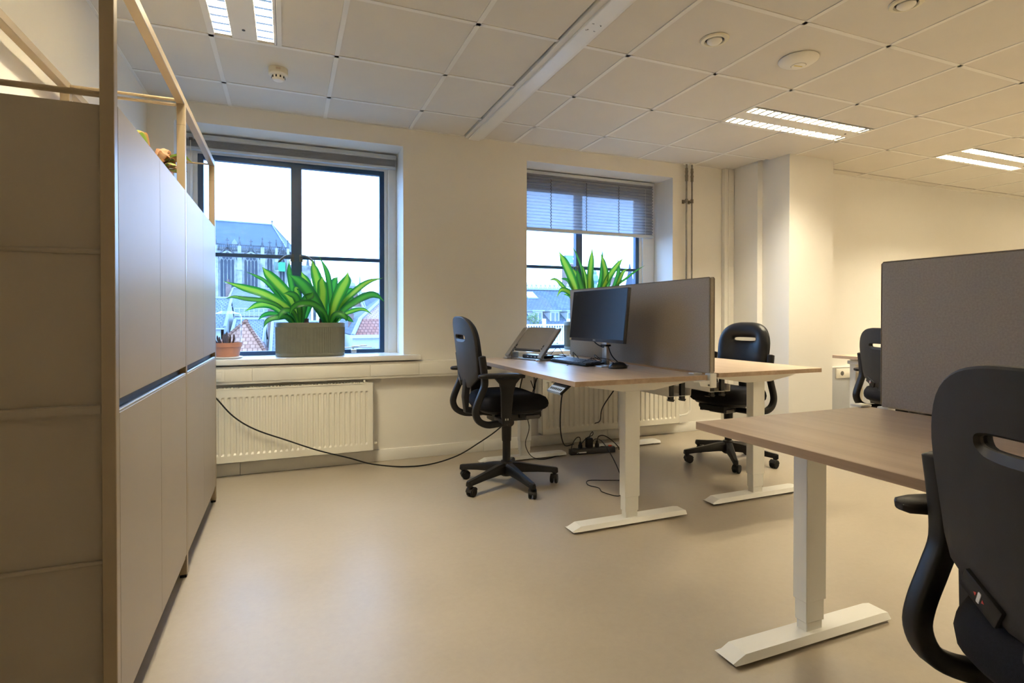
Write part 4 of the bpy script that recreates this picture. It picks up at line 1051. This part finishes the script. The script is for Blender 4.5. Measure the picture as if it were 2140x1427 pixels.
# second planter, behind the divider
def P2(u, v): return ((u-1232)/236, (706-v)/236)
r = oval_planter('striped dracaena in the window behind the divider and monitor', 2.50, 4.30, .790, .241, .125, .243)
PL2 = [
 ([(1215,700),(1200,640),(1185,605),(1168,575),(1156,555)], -.03, .085, 'leaf'), ([(1225,700),(1222,640),(1214,590),(1203,560),(1191,539)], .02, .030, 'leafd'),
 ([(1228,700),(1230,640),(1230,600),(1232,570),(1233,545)], -.04, .062, 'leaf'), ([(1240,700),(1252,640),(1262,600),(1265,570),(1268,541)], .03, .045, 'leafd'),
 ([(1240,700),(1262,630),(1268,600),(1262,575),(1255,555)], -.03, .062, 'leaf'), ([(1245,700),(1262,630),(1280,598),(1295,578),(1308,563)], -.05, .060, 'leaf'),
 ([(1250,700),(1290,630),(1303,605),(1308,585),(1307,560)], .04, .045, 'leafd'), ([(1250,700),(1290,630),(1320,605),(1340,590),(1362,577)], -.06, .022, 'leafd'),
 ([(1250,700),(1290,640),(1305,610),(1315,592),(1328,585)], .0, .04, 'leaf'), ([(1210,700),(1190,655),(1168,630),(1148,614),(1131,615)], -.05, .045, 'leaf'),
 ([(1210,700),(1200,660),(1180,640),(1158,634),(1145,650)], -.08, .050, 'leaf'), ([(1215,700),(1200,650),(1188,625),(1176,612),(1161,611)], .0, .04, 'leafd'),
 ([(1215,700),(1205,660),(1190,645),(1173,642)], .03, .04, 'leaf'), ([(1220,700),(1210,640),(1203,600),(1192,585)], .05, .06, 'leaf'),
 ([(1225,700),(1218,650),(1205,610),(1200,590)], -.02, .06, 'leafd'), ([(1232,700),(1228,640),(1222,600),(1220,580)], .04, .07, 'leaf'),
 ([(1238,700),(1240,640),(1238,600),(1236,570)], .05, .05, 'leafd'), ([(1250,700),(1270,640),(1285,605),(1290,590)], .05, .06, 'leafd'),
 ([(1255,700),(1290,655),(1310,645),(1330,660)], -.04, .05, 'leafd'), ([(1250,700),(1270,660),(1290,655),(1305,680)], -.08, .05, 'leaf')]
for k, (pp, d, w, mt) in enumerate(PL2):
    n_ = len(pp); pts = [(P2(*q)[0], d*i/(n_-1), HG-.03+P2(*q)[1]) for i, q in enumerate(pp)]
    link('leaf', leaf_mesh(pts, w, twist=(-1)**k*.3, fold=.22, mat=mt, wav=.10, seed=k), r)
for dx in (-.04, .04): m = MB(); m.cyl((dx, 0, HG-.03), (dx, 0, HG+.03), .018, 10); m.build('stem', W['succ'], r)

# terracotta pot with clear cover
r = thing('terracotta_pot', 'terracotta pot of small succulents under a clear cover on the sill', 'potted plant', (-.385, 4.27, .790))
m = MB(); m.lathe([(.085, 0), (.098, .004), (.10, .010), (.092, .012)], 40); m.build('saucer', W['frameW'], r)
m = MB(); m.lathe([(.070, .011), (.076, .013), (.088, .075), (.089, .078), (.095, .079), (.0965, .108), (.092, .108), (.089, .09)], 40, cap1=False); m.build('pot', W['terra'], r)
m = MB(); m.lathe([(.088, .096), (.04, .10), (.0, .098)], 30, cap1=False); m.build('soil', W['soil'], r)
rnd = random.Random(3)
for k in range(14):
    a = rnd.uniform(0, 2*pi); d = rnd.uniform(.015, .06); h_ = rnd.uniform(.03, .085); x, y = d*cos(a), d*sin(a); o = .35+rnd.random()*.5
    m = MB(); m.tube(spline([(x, y, .09), (x*(1+o*.6), y*(1+o*.6), .10+h_*.5), (x*(1+o*.7), y*(1+o*.7), .10+h_)], 4), [.004, .005, .006, .006, .006, .006, .005, .004, .001], 6); m.build('stem', W['succ'], r)
m = MB(); m.lathe([(.0935, .109), (.0935, .285), (.085, .305), (.05, .318), (.032, .326), (.030, .35), (.034, .356), (.034, .362)], 36, cap0=False, cap1=False); m.build('clear_cover', W['clear'], r)

# plant on top of the cabinets
r = thing('potted_begonia', 'reddish-leaved plant in a pot on top of the far cabinet', 'potted plant', (-.562, 2.94, ZT-.0055))
m = MB(); m.lathe([(.055, 0), (.06, .004), (.074, .13), (.078, .15), (.072, .15), (.068, .13)], 30, cap1=False); m.build('pot', W['terra'], r)
m = MB(); m.lathe([(.069, .135), (.0, .14)], 24, cap1=False); m.build('soil', W['soil'], r)
rnd = random.Random(12)
for k in range(26):
    a = 2*pi*k/26*2.6; el = .15+.95*rnd.random(); L = .085+.055*rnd.random(); x, y = cos(a), sin(a)
    pts = [(0, 0, .13), (x*L*.45, y*L*.45, .15+L*el*.75), (x*L*.85, y*L*.85, .16+L*el*.9), (x*L*1.15, y*L*1.15, .15+L*el*.6)]
    link('leaf', leaf_mesh(pts, .05+.03*rnd.random(), twist=rnd.uniform(-.6, .6), fold=.3, mat='begonia' if k % 3 else 'begonia2', side=(-y, x, 0), wav=.2, seed=k), r)
# ------------------------------------------------------------------ the town outside
U = {}
U['slate'] = tile_mat('slate_roof', (0.071,0.083,0.104), (0.091,0.104,0.124), (0.042,0.050,0.066), .35, .28)
U['grey'] = tile_mat('grey_pantiles', (0.095,0.108,0.131), (0.126,0.140,0.162), (0.045,0.054,0.072), .30, .36)
U['orange'] = tile_mat('orange_pantiles', (0.237,0.113,0.073), (0.273,0.150,0.100), (0.137,0.064,0.042), .30, .36)
U['redt'] = tile_mat('red_tiles', (0.205,0.082,0.058), (0.246,0.118,0.086), (0.109,0.046,0.036), .26, .30)
U['pink'] = tile_mat('pale_red_tiles', (0.247,0.149,0.131), (0.278,0.190,0.167), (0.162,0.090,0.077), .30, .34)
U['brick'] = tile_mat('old_brick', (0.150,0.090,0.075), (0.180,0.120,0.100), (0.180,0.160,0.150), .22, .075)
U['bigslate'] = M_('cathedral_lead_roof', (0.051,0.068,0.095), .6, spec=.1, var=.12, nscale=.35)
U['stone'] = M_('weathered_stone', (0.247,0.247,0.232), .85, spec=.1, var=.45, nscale=.55)
U['stoned'] = M_('dark_weathered_stone', (0.086,0.090,0.095), .85, spec=.1, var=.45, nscale=.8)
U['gwin'] = tile_mat('leaded_window', (0.021,0.026,0.038), (0.026,0.032,0.043), (0.056,0.063,0.077), 1.3, .75, .5, 'Object', 0)
U['plaster'] = M_('white_plaster', (0.333,0.333,0.333), .7, spec=.1, var=.04)
U['lead'] = M_('lead_flashing', (0.200,0.216,0.240), .6, spec=.1, var=.08)
U['green'] = M_('green_tarpaulin', (0.05,0.24,0.12), .6, spec=.1, var=.1)
U['copper'] = M_('green_copper', (0.140,0.210,0.190), .6, spec=.1, var=.1)
U['glassd'] = M_('far_window_glass', (0.110,0.130,0.160), .15, spec=.1)
U['whitep'] = M_('white_fence_paint', (0.400,0.400,0.400), .5, spec=.1, var=.02)
U['ground'] = M_('street_paving', (0.110,0.105,0.100), .9, spec=.1, var=.1, nscale=.3)
U['bush'] = M_('pale_green_foliage', (0.100,0.150,0.070), .8, spec=.1, var=.3, nscale=8)
GZ = -13.0
m = MB(); m.box(-150, 220, 7, 420, GZ-.3, GZ); struct(m.build('ground', U['ground'], smooth=0), 'street level far below the windows')

def roof_poly(name, pts, mat, parent, th=.08):
    """planar roof face with UVs in metres"""
    p = [Vector(q) for q in pts]; e = (p[1]-p[0]).normalized(); nrm = (p[1]-p[0]).cross(p[-1]-p[0]).normalized(); g = nrm.cross(e); n = len(p)
    if nrm.z < 0: nrm = -nrm
    v = p + [q - nrm*th for q in p]
    f = [tuple(range(n)), tuple(range(2*n-1, n-1, -1))] + [(i, (i+1) % n, n+(i+1) % n, n+i) for i in range(n)]
    me = bpy.data.meshes.new(name); me.from_pydata([tuple(q) for q in v], [], f)
    bm = bmesh.new(); bm.from_mesh(me); bmesh.ops.recalc_face_normals(bm, faces=bm.faces[:]); bm.to_mesh(me); bm.free()
    ul = me.uv_layers.new(name='UVMap')
    for lp in me.loops:
        q = me.vertices[lp.vertex_index].co - p[0]; ul.data[lp.index].uv = (q.dot(e), q.dot(g))
    me.materials.append(mat); me.update(); return link(name, me, parent)
def body(parent, x0, x1, y0, y1, z1, mat, name='walls'):
    m = MB(); m.box(x0, x1, y0, y1, GZ, z1); o = m.build(name, mat, parent, 0); uvbox(o.data); return o
def uvbox(me):
    ul = me.uv_layers.new(name='UVMap')
    for p in me.polygons:
        for li in p.loop_indices:
            c = me.vertices[me.loops[li].vertex_index].co
            ul.data[li].uv = (c.x, c.z) if abs(p.normal.y) > .5 else ((c.y, c.z) if abs(p.normal.x) > .5 else (c.x, c.y))
def wbox(name, mat, parent, *a, bev=0):
    m = MB(); m.box(*a, bev, 1); o = m.build(name, mat, parent, 0); uvbox(o.data); return o
def house_monopitch(label, x0, x1, ye, yr, ze, zr, mat, wall='plaster', verge='lead'):
    r = thing('house', label, 'house', (0,0,0))
    roof_poly('roof', [(x0, ye, ze), (x1, ye, ze), (x1, yr, zr), (x0, yr, zr)], mat, r)
    yb = yr + (yr-ye)*.9
    roof_poly('roof', [(x1, yb, ze), (x0, yb, ze), (x0, yr, zr), (x1, yr, zr)], mat, r)
    m = MB()
    for xa, xb in ((x0+.1, x0+.3), (x1-.3, x1-.1)): m.prism([(ye+.1, GZ), (yb-.1, GZ), (yb-.1, ze-.1), (yr, zr-.15), (ye+.1, ze-.1)], 'x', xa, xb)
    m.box(x0+.1, x1-.1, ye+.1, ye+.3, GZ, ze-.05); m.build('walls', U[wall], r, 0)
    m = MB(); d = Vector((0, yr-ye, zr-ze)).normalized()
    for x in (x0, x1): m.tube([(x, ye-.05, ze+.06), (x, yr, zr+.06)], .11, 4)
    m.build('verge', U[verge], r, 0)
    m = MB(); m.tube([(x0, yr, zr+.05), (x1, yr, zr+.05)], .12, 8); m.build('ridge', U[verge], r)
    m = MB(); m.box(x0, x1, ye-.16, ye, ze-.16, ze-.02); m.build('gutter', U['plaster'], r, 0)
    return r
def chimney(label, x, y, z0, z1, w, mat='brick', group='chimneys on the rooftops', pots=1):
    r = thing('chimney', label, 'chimney', (x, y, 0), 0, group)
    wbox('stack', U[mat], r, -w/2, w/2, -w/2, w/2, z0, z1); wbox('cap', U['stone'], r, -w*.6, w*.6, -w*.6, w*.6, z1, z1+.14)
    for k in range(pots):
        m = MB(); m.lathe([(w*.18, z1+.14), (w*.22, z1+.2), (w*.18, z1+.5), (w*.22, z1+.55)], 12, ((k-(pots-1)/2)*w*.5, 0, 0)); m.build('chimney_pot', U['pink'], r)
    return r
# --- cathedral: local X along the nave, Y into the building
ca = math.atan2(.129, .992)
r = thing('cathedral', 'grey gothic cathedral with steep slate roof and tall pointed windows', 'cathedral', (-15., 140, 0), ca)
def cwin(s, w, zb, zt, name='gothic_window', off=0, n=3):
    """pointed window: recessed glazing, stone mouldings and tracery"""
    hw = w/2; zs = zt-hw*1.5
    def arch(k, d=0):
        pts = []
        for i in range(9):
            a = i/8; rad = 2*(hw+d); ang = math.acos(.5)*a
            pts.append((rad*cos(ang)-(hw+d), zs + rad*sin(ang)*((zt+d-zs)/(rad*sin(math.acos(.5))))))
        return [(-x, z) for x, z in pts][::1], pts
    L_, R_ = arch(0); out = [(s-hw, zb)] + [(s+x, z) for x, z in L_] + [(s+x, z) for x, z in R_[::-1][1:]] + [(s+hw, zb)]
    m = MB(); m.prism(out, 'y', off-.05, off+.05); g = m.build(name, U['gwin'], r, 0)
    L2, R2 = arch(0, .32); o2 = [(s-hw-.32, zb)] + [(s+x, z) for x, z in L2] + [(s+x, z) for x, z in R2[::-1][1:]] + [(s+hw+.32, zb)]
    m = MB(); m.tube([(x, off-.3, z) for x, z in o2], .26, 6); m.tube([(x, off-.15, z) for x, z in out], .13, 6); m.build('moulding', U['stone'], g)
    for k in range(1, n+1):
        x = s-hw + w*k/(n+1); q = MB(); q.tube([(x, off-.12, zb), (x, off-.12, zs+.5)], .075, 5); q.build('mullion', U['stone'], g)
    m = MB()
    for k in range(n+1):
        x0 = s-hw+w*k/(n+1); m.tube([(x0 + w/(n+1)*t, off-.12, zs+.4 + .5*math.sin(pi*t)) for t in (0,.25,.5,.75,1)], .07, 5)
    for x, z, rr in ((s-hw*.45, zs+1.15, .38), (s+hw*.45, zs+1.15, .38), (s, zs+1.75, .34)): m.tube([(x+rr*cos(2*pi*k/12), off-.12, z+rr*sin(2*pi*k/12)) for k in range(13)], .065, 5)
    m.build('tracery', U['stone'], g)
    # gable over the arch with finial
    m = MB(); gt = 17.9
    m.tube([(s-hw-.5, off-.35, zt-.9), (s-.6, off-.35, zt+.75), (s, off-.35, gt)], .15, 5); m.tube([(s+hw+.5, off-.35, zt-.9), (s+.6, off-.35, zt+.75), (s, off-.35, gt)], .15, 5)
    m.tube([(s-.45, off-.35, zt+.55), (s+.45, off-.35, zt+.55)], .09, 5); m.tube([(s+.3*cos(2*pi*k/10), off-.35, zt+.95+.3*sin(2*pi*k/10)) for k in range(11)], .08, 5)
    m.cyl((s, off-.35, gt-.2), (s, off-.35, gt+1.0), .10, 6); m.box(s-.38, s+.38, off-.45, off-.25, gt+.45, gt+.62); m.lathe([(.16, 0), (.0, .4)], 6, (s, off-.35, gt+.75), cap1=False)
    m.build('gable', U['stoned'], g)
def pinnacle(s, zb, zt, w=.5, off=-.6):
    m = MB(); m.box(s-w, s+w, off-.4, off+.6, GZ, zb-2.2); m.box(s-w*.75, s+w*.75, off-.25, off+.55, zb-2.2, zb)
    m.box(s-w*1.15, s+w*1.15, off-.5, off+.6, zb-5.5, zb-5.2); m.box(s-w*1.15, s+w*1.15, off-.5, off+.6, zb-2.35, zb-2.1)
    m.prism([(s-w*.8, zb-2.2), (s+w*.8, zb-2.2), (s, zb-.9)], 'y', off-.5, off-.2)
    m.build('buttress', U['stone'], r, 0)
    m = MB(); m.lathe([(w*.85, zb-.1), (w*.6, zb+.15), (.05, zt)], 6, (s, off+.15, 0)); m.box(s-.2, s+.2, off+.05, off+.25, zt-.5, zt-.38)
    for k in range(3): m.box(s-w*(.65-.15*k), s+w*(.65-.15*k), off+.02, off+.28, zb+.4+.45*k, zb+.5+.45*k)
    m.build('pinnacle', U['stoned'], r, 0)
s_end = 15.6
m = MB(); m.box(-16, s_end, .05, 9, GZ, 16.9); m.build('nave_wall', U['stone'], r, 0)
for k, s in enumerate((-12.1, -7.3, -2.4, 2.5, 7.35)): cwin(s, 3.0, 5.0, 15.6)
for s in (11.35, 14.05): cwin(s, 1.35, 7.5, 15.2, n=1)
for s in (-14.5, -9.7, -4.8, .13, 4.95, 9.75): pinnacle(s, 17.2, 19.6)
for s in (12.75, 15.3): pinnacle(s, 17.2, 19.5, .36)
m = MB(); m.box(-16, s_end, -.3, .1, 16.15, 16.4); m.box(-16, s_end, -.25, 0, 17.4, 17.6)
x = -16
while x < s_end: m.box(x, x+.14, -.2, -.05, 16.4, 17.4); x += .42
m.build('balustrade', U['stoned'], r, 0)
m = MB(); rz = 24.8
m.add([(-16, .6, 16.9), (15.4, .6, 16.9), (13.4, 14, rz), (-16, 14, rz), (20.5, 14, 16.9), (15.4, 27.4, 16.9), (-16, 27.4, 16.9)], [(0,1,2,3), (1,4,2), (4,5,2), (5,6,3,2), (0,3,6)])
rf = m.build('roof', U['bigslate'], r, 0)
m = MB(); m.tube([(-16, 14, rz+.1), (13.4, 14, rz+.1)], .2, 6); m.tube([(15.4, .6, 17), (13.4, 14, rz+.1)], .12, 5); m.tube([(20.5, 14, 17), (13.4, 14, rz+.1)], .2, 5); m.build('ridge_lead', U['lead'], rf)
m = MB(); m.cyl((13.4, 14, rz), (13.4, 14, rz+1.9), .12, 6, .03); m.lathe([(.25, 0), (.3, .2), (.1, .4)], 8, (13.4, 14, rz+.7)); m.build('ridge_finial', U['stoned'], rf)
m = MB(); m.prism([(3.5, 17.2), (4.6, 17.2), (4.6, 18.2), (4.05, 19.0), (3.5, 18.2)], 'y', 1.2, 3.4); m.build('dormer', U['lead'], rf, 0)
for s, y_, zt in ((17.6, 4, 18.6), (19.2, 7, 17.6), (21.5, 10, 17.2), (23.5, 12, 16.6)):
    m = MB(); m.box(s-.35, s+.35, y_-.35, y_+.35, GZ, zt-2.6); m.lathe([(.42, zt-2.7), (.05, zt)], 6, (s, y_, 0)); m.box(s-.2, s+.2, y_-.1, y_+.1, zt-.5, zt-.38); m.build('apse_pinnacle', U['stoned'], r, 0)
m = MB(); m.box(15.5, 22, 8, 20, GZ, 14.2); m.build('apse_wall', U['stone'], r, 0)
m = MB(); m.box(12.35, 14.65, -1.0, -.92, 11.75, 13.95); tag_o = m.build('tarpaulin', U['green'], r, 0, 'green sheet hung on the scaffolding')
for x in (12.3, 14.6):
    m = MB(); m.cyl((x, -.9, GZ), (x, -.9, 14), .06, 5); m.build('scaffold_pole', U['lead'], r)

# --- rooftops in front of the cathedral
house_monopitch('wide grey-tiled roof below the cathedral windows', -6.5, 2.2, 67, 80, 1.35, 4.75, U['grey'])
chimney('tall brick chimney on the left of the wide grey roof', -6.9, 78.5, 0, 5.3, .55)
house_monopitch('grey roof with pale verge at the far left of the window', -9.5, -4.75, 51, 57, .2, 2.75, U['grey'])
r = thing('house', 'orange pantiled hip roof behind the terracotta pot', 'house')
A = (-2.6, 41.3, .80); Bk = (-2.6, 42.2, .80); c = [(-4.75, 38.4, -1.35), (-1.2, 38.4, -1.35), (-1.2, 44.3, -1.35), (-4.75, 44.3, -1.35)]
roof_poly('roof', [c[0], c[1], A], U['orange'], r); roof_poly('roof', [c[1], c[2], Bk, A], U['pink'], r); roof_poly('roof', [c[3], c[0], A, Bk], U['orange'], r); roof_poly('roof', [c[2], c[3], Bk], U['orange'], r)
for a_, b_ in ((c[0], A), (c[1], A), (A, Bk)):
    n = 14
    for k in range(n):
        p = Vector(a_).lerp(Vector(b_), k/n); q = Vector(a_).lerp(Vector(b_), (k+.94)/n); m = MB(); m.tube([p, q], [.13, .10], 6); m.build('hip_tile', U['orange'], r)
body(r, -4.6, -1.35, 38.6, 44.2, -1.3, U['plaster'])
house_monopitch('grey pantile roof right of the orange hip roof', -3.9, -1.62, 44.5, 50, -.9, .82, U['grey'])
house_monopitch('grey pantile roof partly behind the oval planter', -1.05, 2.4, 39.5, 47, -1.45, .62, U['grey'])
chimney('broad brown brick stack above the grey pantile roofs', -1.25, 54.45, GZ, 1.75, .7)
r = thing('house', 'low lead-grey flat roof with white railings below the cathedral', 'house'); body(r, -4.4, -1.2, 55.3, 60, .9, U['plaster'])
wbox('flat_roof', U['lead'], r, -4.45, -1.1, 55.25, 60.1, .9, 1.05)
for k in range(9): wbox('railing_post', U['whitep'], r, -4.4+.4*k, -4.36+.4*k, 55.3, 55.34, 1.05, 1.85)
for z in (1.4, 1.82): wbox('railing_bar', U['whitep'], r, -4.4, -1.16, 55.3, 55.34, z, z+.05)
# right part of the window: red mansard house
r = thing('house', 'house with red-tiled mansard roof and white wall', 'house')
roof_poly('lower_roof', [(4.30, 40, -.22), (9.5, 40, -.22), (9.5, 41.3, .92), (4.95, 41.3, .92)], U['redt'], r)
roof_poly('upper_roof', [(4.95, 41.3, .92), (9.5, 41.3, .92), (9.5, 46.5, 2.75), (7.6, 46.5, 2.75)], U['pink'], r)
roof_poly('side_roof', [(4.30, 50, -.22), (4.30, 40, -.22), (4.95, 41.3, .92), (4.95, 50, .92)], U['slate'], r)
roof_poly('side_roof', [(4.95, 50, .92), (4.95, 41.3, .92), (7.6, 46.5, 2.75), (7.6, 50, 2.75)], U['slate'], r)
m = MB(); m.tube([(4.28, 39.95, -.2), (4.95, 41.28, .97), (7.6, 46.5, 2.82)], .15, 5); m.build('hip_lead', U['lead'], r)
wbox('fascia', U['plaster'], r, 4.05, 9.6, 39.75, 40.1, -.42, -.2); body(r, 4.25, 9.5, 40.05, 50, -.3, U['plaster'])
for x in (4.9, 6.0): wbox('window', U['glassd'], r, x, x+.8, 40.0, 40.1, -1.9, -1.15)
wbox('window_frame', U['lead'], r, 5.65, 5.8, 39.98, 40.12, -1.7, -1.1)
chimney('slender brick chimney with conical cap beside the oval planter', 4.75, 46, -1, 1.35, .42)
r = thing('house', 'brick gable with white verge above the red roof', 'house')
m = MB(); m.prism([(5.9, GZ), (7.9, GZ), (7.9, 1.4), (6.9, 4.05), (5.9, 1.4)], 'y', 62, 62.4); o = m.build('gable_wall', U['brick'], r, 0); uvbox(o.data)
m = MB(); m.tube([(8.05, 61.9, 1.1), (6.9, 61.9, 4.2), (5.75, 61.9, 1.1)], .16, 4); m.build('verge', U['plaster'], r, 0)
roof_poly('roof', [(7.9, 62.3, 1.3), (7.9, 75, 1.3), (6.9, 75, 4.05), (6.9, 62.3, 4.05)], U['slate'], r); roof_poly('roof', [(5.9, 75, 1.3), (5.9, 62.3, 1.3), (6.9, 62.3, 4.05), (6.9, 75, 4.05)], U['slate'], r)
house_monopitch('long slate roof behind the brick gable', 8.3, 16, 63, 69, 1.2, 3.9, U['slate'])
house_monopitch('low slate roof in front of the brick gable', 4.4, 8.2, 52, 57, .3, 1.9, U['slate'])
r = thing('tower', 'distant church tower with small onion dome', 'tower', (30.7, 300, 0))
m = MB(); m.lathe([(2.2, GZ), (2.2, 15.5), (2.6, 15.8)], 8); m.build('shaft', U['stone'], r, 0)
m = MB(); m.lathe([(2.4, 15.8), (2.9, 17.2), (2.4, 18.6), (1.0, 19.6), (1.0, 20.6), (.5, 21.2), (.15, 22), (.08, 26)], 12); m.build('dome', U['lead'], r)
r = thing('tower', 'thin distant spire beside the domed tower', 'tower', (35.6, 300, 0)); m = MB(); m.lathe([(1.0, GZ), (1.0, 14), (.1, 23.5)], 8); m.build('spire', U['lead'], r)

# --- second window: large slate roof with dormers, balcony
r = thing('house', 'large slate roof with skylight and dormers in the second window', 'house')
xa, xb, ye, yr, ze, zr = 14, 36, 43, 50, .25, 3.75
roof_poly('roof', [(xa, ye, ze), (xb, ye, ze), (xb, yr, zr), (xa, yr, zr)], U['slate'], r); roof_poly('roof', [(xb, 57, ze), (xa, 57, ze), (xa, yr, zr), (xb, yr, zr)], U['slate'], r)
body(r, xa+.2, xb-.2, ye+.2, 56.8, ze, U['plaster'])
wbox('ridge', U['lead'], r, xa, xb, yr-.15, yr+.15, zr, zr+.16)
q = MB(); q.box(-.2, .2, -.06, .06, 0, .22); q.lathe([(.05, .2), (.16, .34), (.05, .46), (.02, .62)], 6); q.box(-.14, .14, -.04, .04, .42, .48); fm = q.mesh('ridge_crest', U['plaster'], 0)
for k in range(30): o = link('ridge_crest', fm, r); o.location = (xa+7+.5*k, yr, zr+.15)
sl = math.atan2(zr-ze, yr-ye)
def onroof(x, y): return Matrix.Translation((x, y, ze+(y-ye)*(zr-ze)/(yr-ye))) @ Matrix.Rotation(sl, 4, 'X')
for x, y in ((21.75, 48.7),):
    m = MB(); m.box(-.55, .55, -.75, .75, .0, .12, M=onroof(x, y)); sk = m.build('skylight', U['lead'], r, 0); m = MB(); m.box(-.48, .48, -.68, .68, .12, .14, M=onroof(x, y)); m.build('pane', U['plaster'], sk, 0)
for x in (20.35, 22.0, 23.7, 25.4):
    z0 = .7; y0 = 43.9
    dm = wbox('dormer', U['plaster'], r, x-.45, x+.45, y0, y0+2.2, z0-.2, 1.55); wbox('dormer_roof', U['lead'], dm, x-.6, x+.6, y0-.15, y0+2.6, 1.55, 1.68)
    wbox('pane', U['glassd'], dm, x-.33, x+.33, y0-.04, y0+.02, z0-.05, 1.42); wbox('glazing_bar', U['whitep'], dm, x-.03, x+.03, y0-.07, y0-.03, z0-.05, 1.42)
chimney('tall brick chimney with green copper top above the slate roof', 27.6, 52, 2, 6.6, .95, pots=0)
r = thing('chimney_cowl', 'green copper cowl on the tall brick chimney', 'chimney cowl', (27.6, 52, 6.741)); m = MB(); m.prism([(-.5, 0), (.5, 0), (.4, .5), (.5, .8), (-.5, .8), (-.4, .5)], 'y', -.4, .4); m.build('cowl', U['copper'], r, 0)
r = thing('balcony', 'white balcony railing below the large slate roof', 'balcony', (0,0,0))
wbox('deck', U['plaster'], r, 7.6, 16, 20, 22.6, -.25, -.05)
for z in (.72, .02): wbox('rail', U['whitep'], r, 7.6, 16, 20, 20.06, z, z+.06)
q = MB(); q.box(0, .05, 0, .03, .05, .73); bm_ = q.mesh('baluster', U['whitep'], 0)
for k in range(70): o = link('baluster', bm_, r); o.location = (7.65+.115*k, 20.015, 0)
for x in (8.55, 9.5, 10.6): wbox('post', U['whitep'], r, x, x+.12, 19.98, 20.1, -.05, 1.0)
wbox('walls', U['plaster'], r, 7.6, 16, 20.3, 22.6, GZ, -.25)
r = thing('garden_table', 'grey trestle table standing on the balcony', 'table', (10.0, 21.0, -.05))
m = MB(); m.box(-.6, .6, -.35, .35, .45, .5); m.build('table_top', U['plaster'], r, 0)
for s_ in (-1, 1): m = MB(); m.tube([(s_*.5, -.3, 0), (s_*.35, 0, .45)], .03, 4); m.tube([(s_*.5, .3, 0), (s_*.35, 0, .45)], .03, 4); m.build('trestle', U['slate'], r, 0)
r = thing('potted_bush', 'small pale bush on the balcony before the dormers', 'bush', (9.95, 21.9, -.05))
m = MB(); m.lathe([(.16, 0), (.2, .3)], 12); m.build('pot', U['stoned'], r)
m = MB(); m.cyl((0,0,.25), (0,0,.9), .02, 6); m.build('trunk', U['stoned'], r)
m = MB(); rnd = random.Random(2)
for k in range(260):
    d = Vector((rnd.gauss(0,1), rnd.gauss(0,1), rnd.gauss(0,1))).normalized()*rnd.uniform(.1, .32); c_ = Vector((0,0,1.05))+d; e = Vector((rnd.gauss(0,1), rnd.gauss(0,1), rnd.gauss(0,1))).normalized()*.05; g = e.orthogonal().normalized()*.03
    m.quad(c_-e, c_+g, c_+e, c_-g)
o = m.build('foliage', U['bush'], r, 0, recalc=False); o['kind'] = 'stuff'
house_monopitch('far grey roof behind the plants of the second window', 30, 60, 66, 74, 2.0, 4.6, U['slate'])
r = thing('roof_statue', 'small green finial statue on a far roof', 'statue', (41.6, 70, 1.3)); m = MB(); m.lathe([(.5, 2.5), (.5, 4.0), (.35, 4.1), (.3, 4.6), (.55, 5.0), (.5, 5.7), (.25, 6.0), (.3, 6.25), (.1, 6.6)], 8); m.build('finial', U['copper'], r)
chimney('square chimney behind the tips of the second plant', 44.0, 70, 2.6, 6.8, 1.2, pots=2)
r = thing('tower', 'dark slender spire at the right edge of the second window', 'tower', (64.6, 95, 0)); m = MB(); m.lathe([(1.2, GZ), (1.2, 6), (1.1, 6.3), (.08, 11.9)], 8); m.build('spire', U['bigslate'], r, 0)
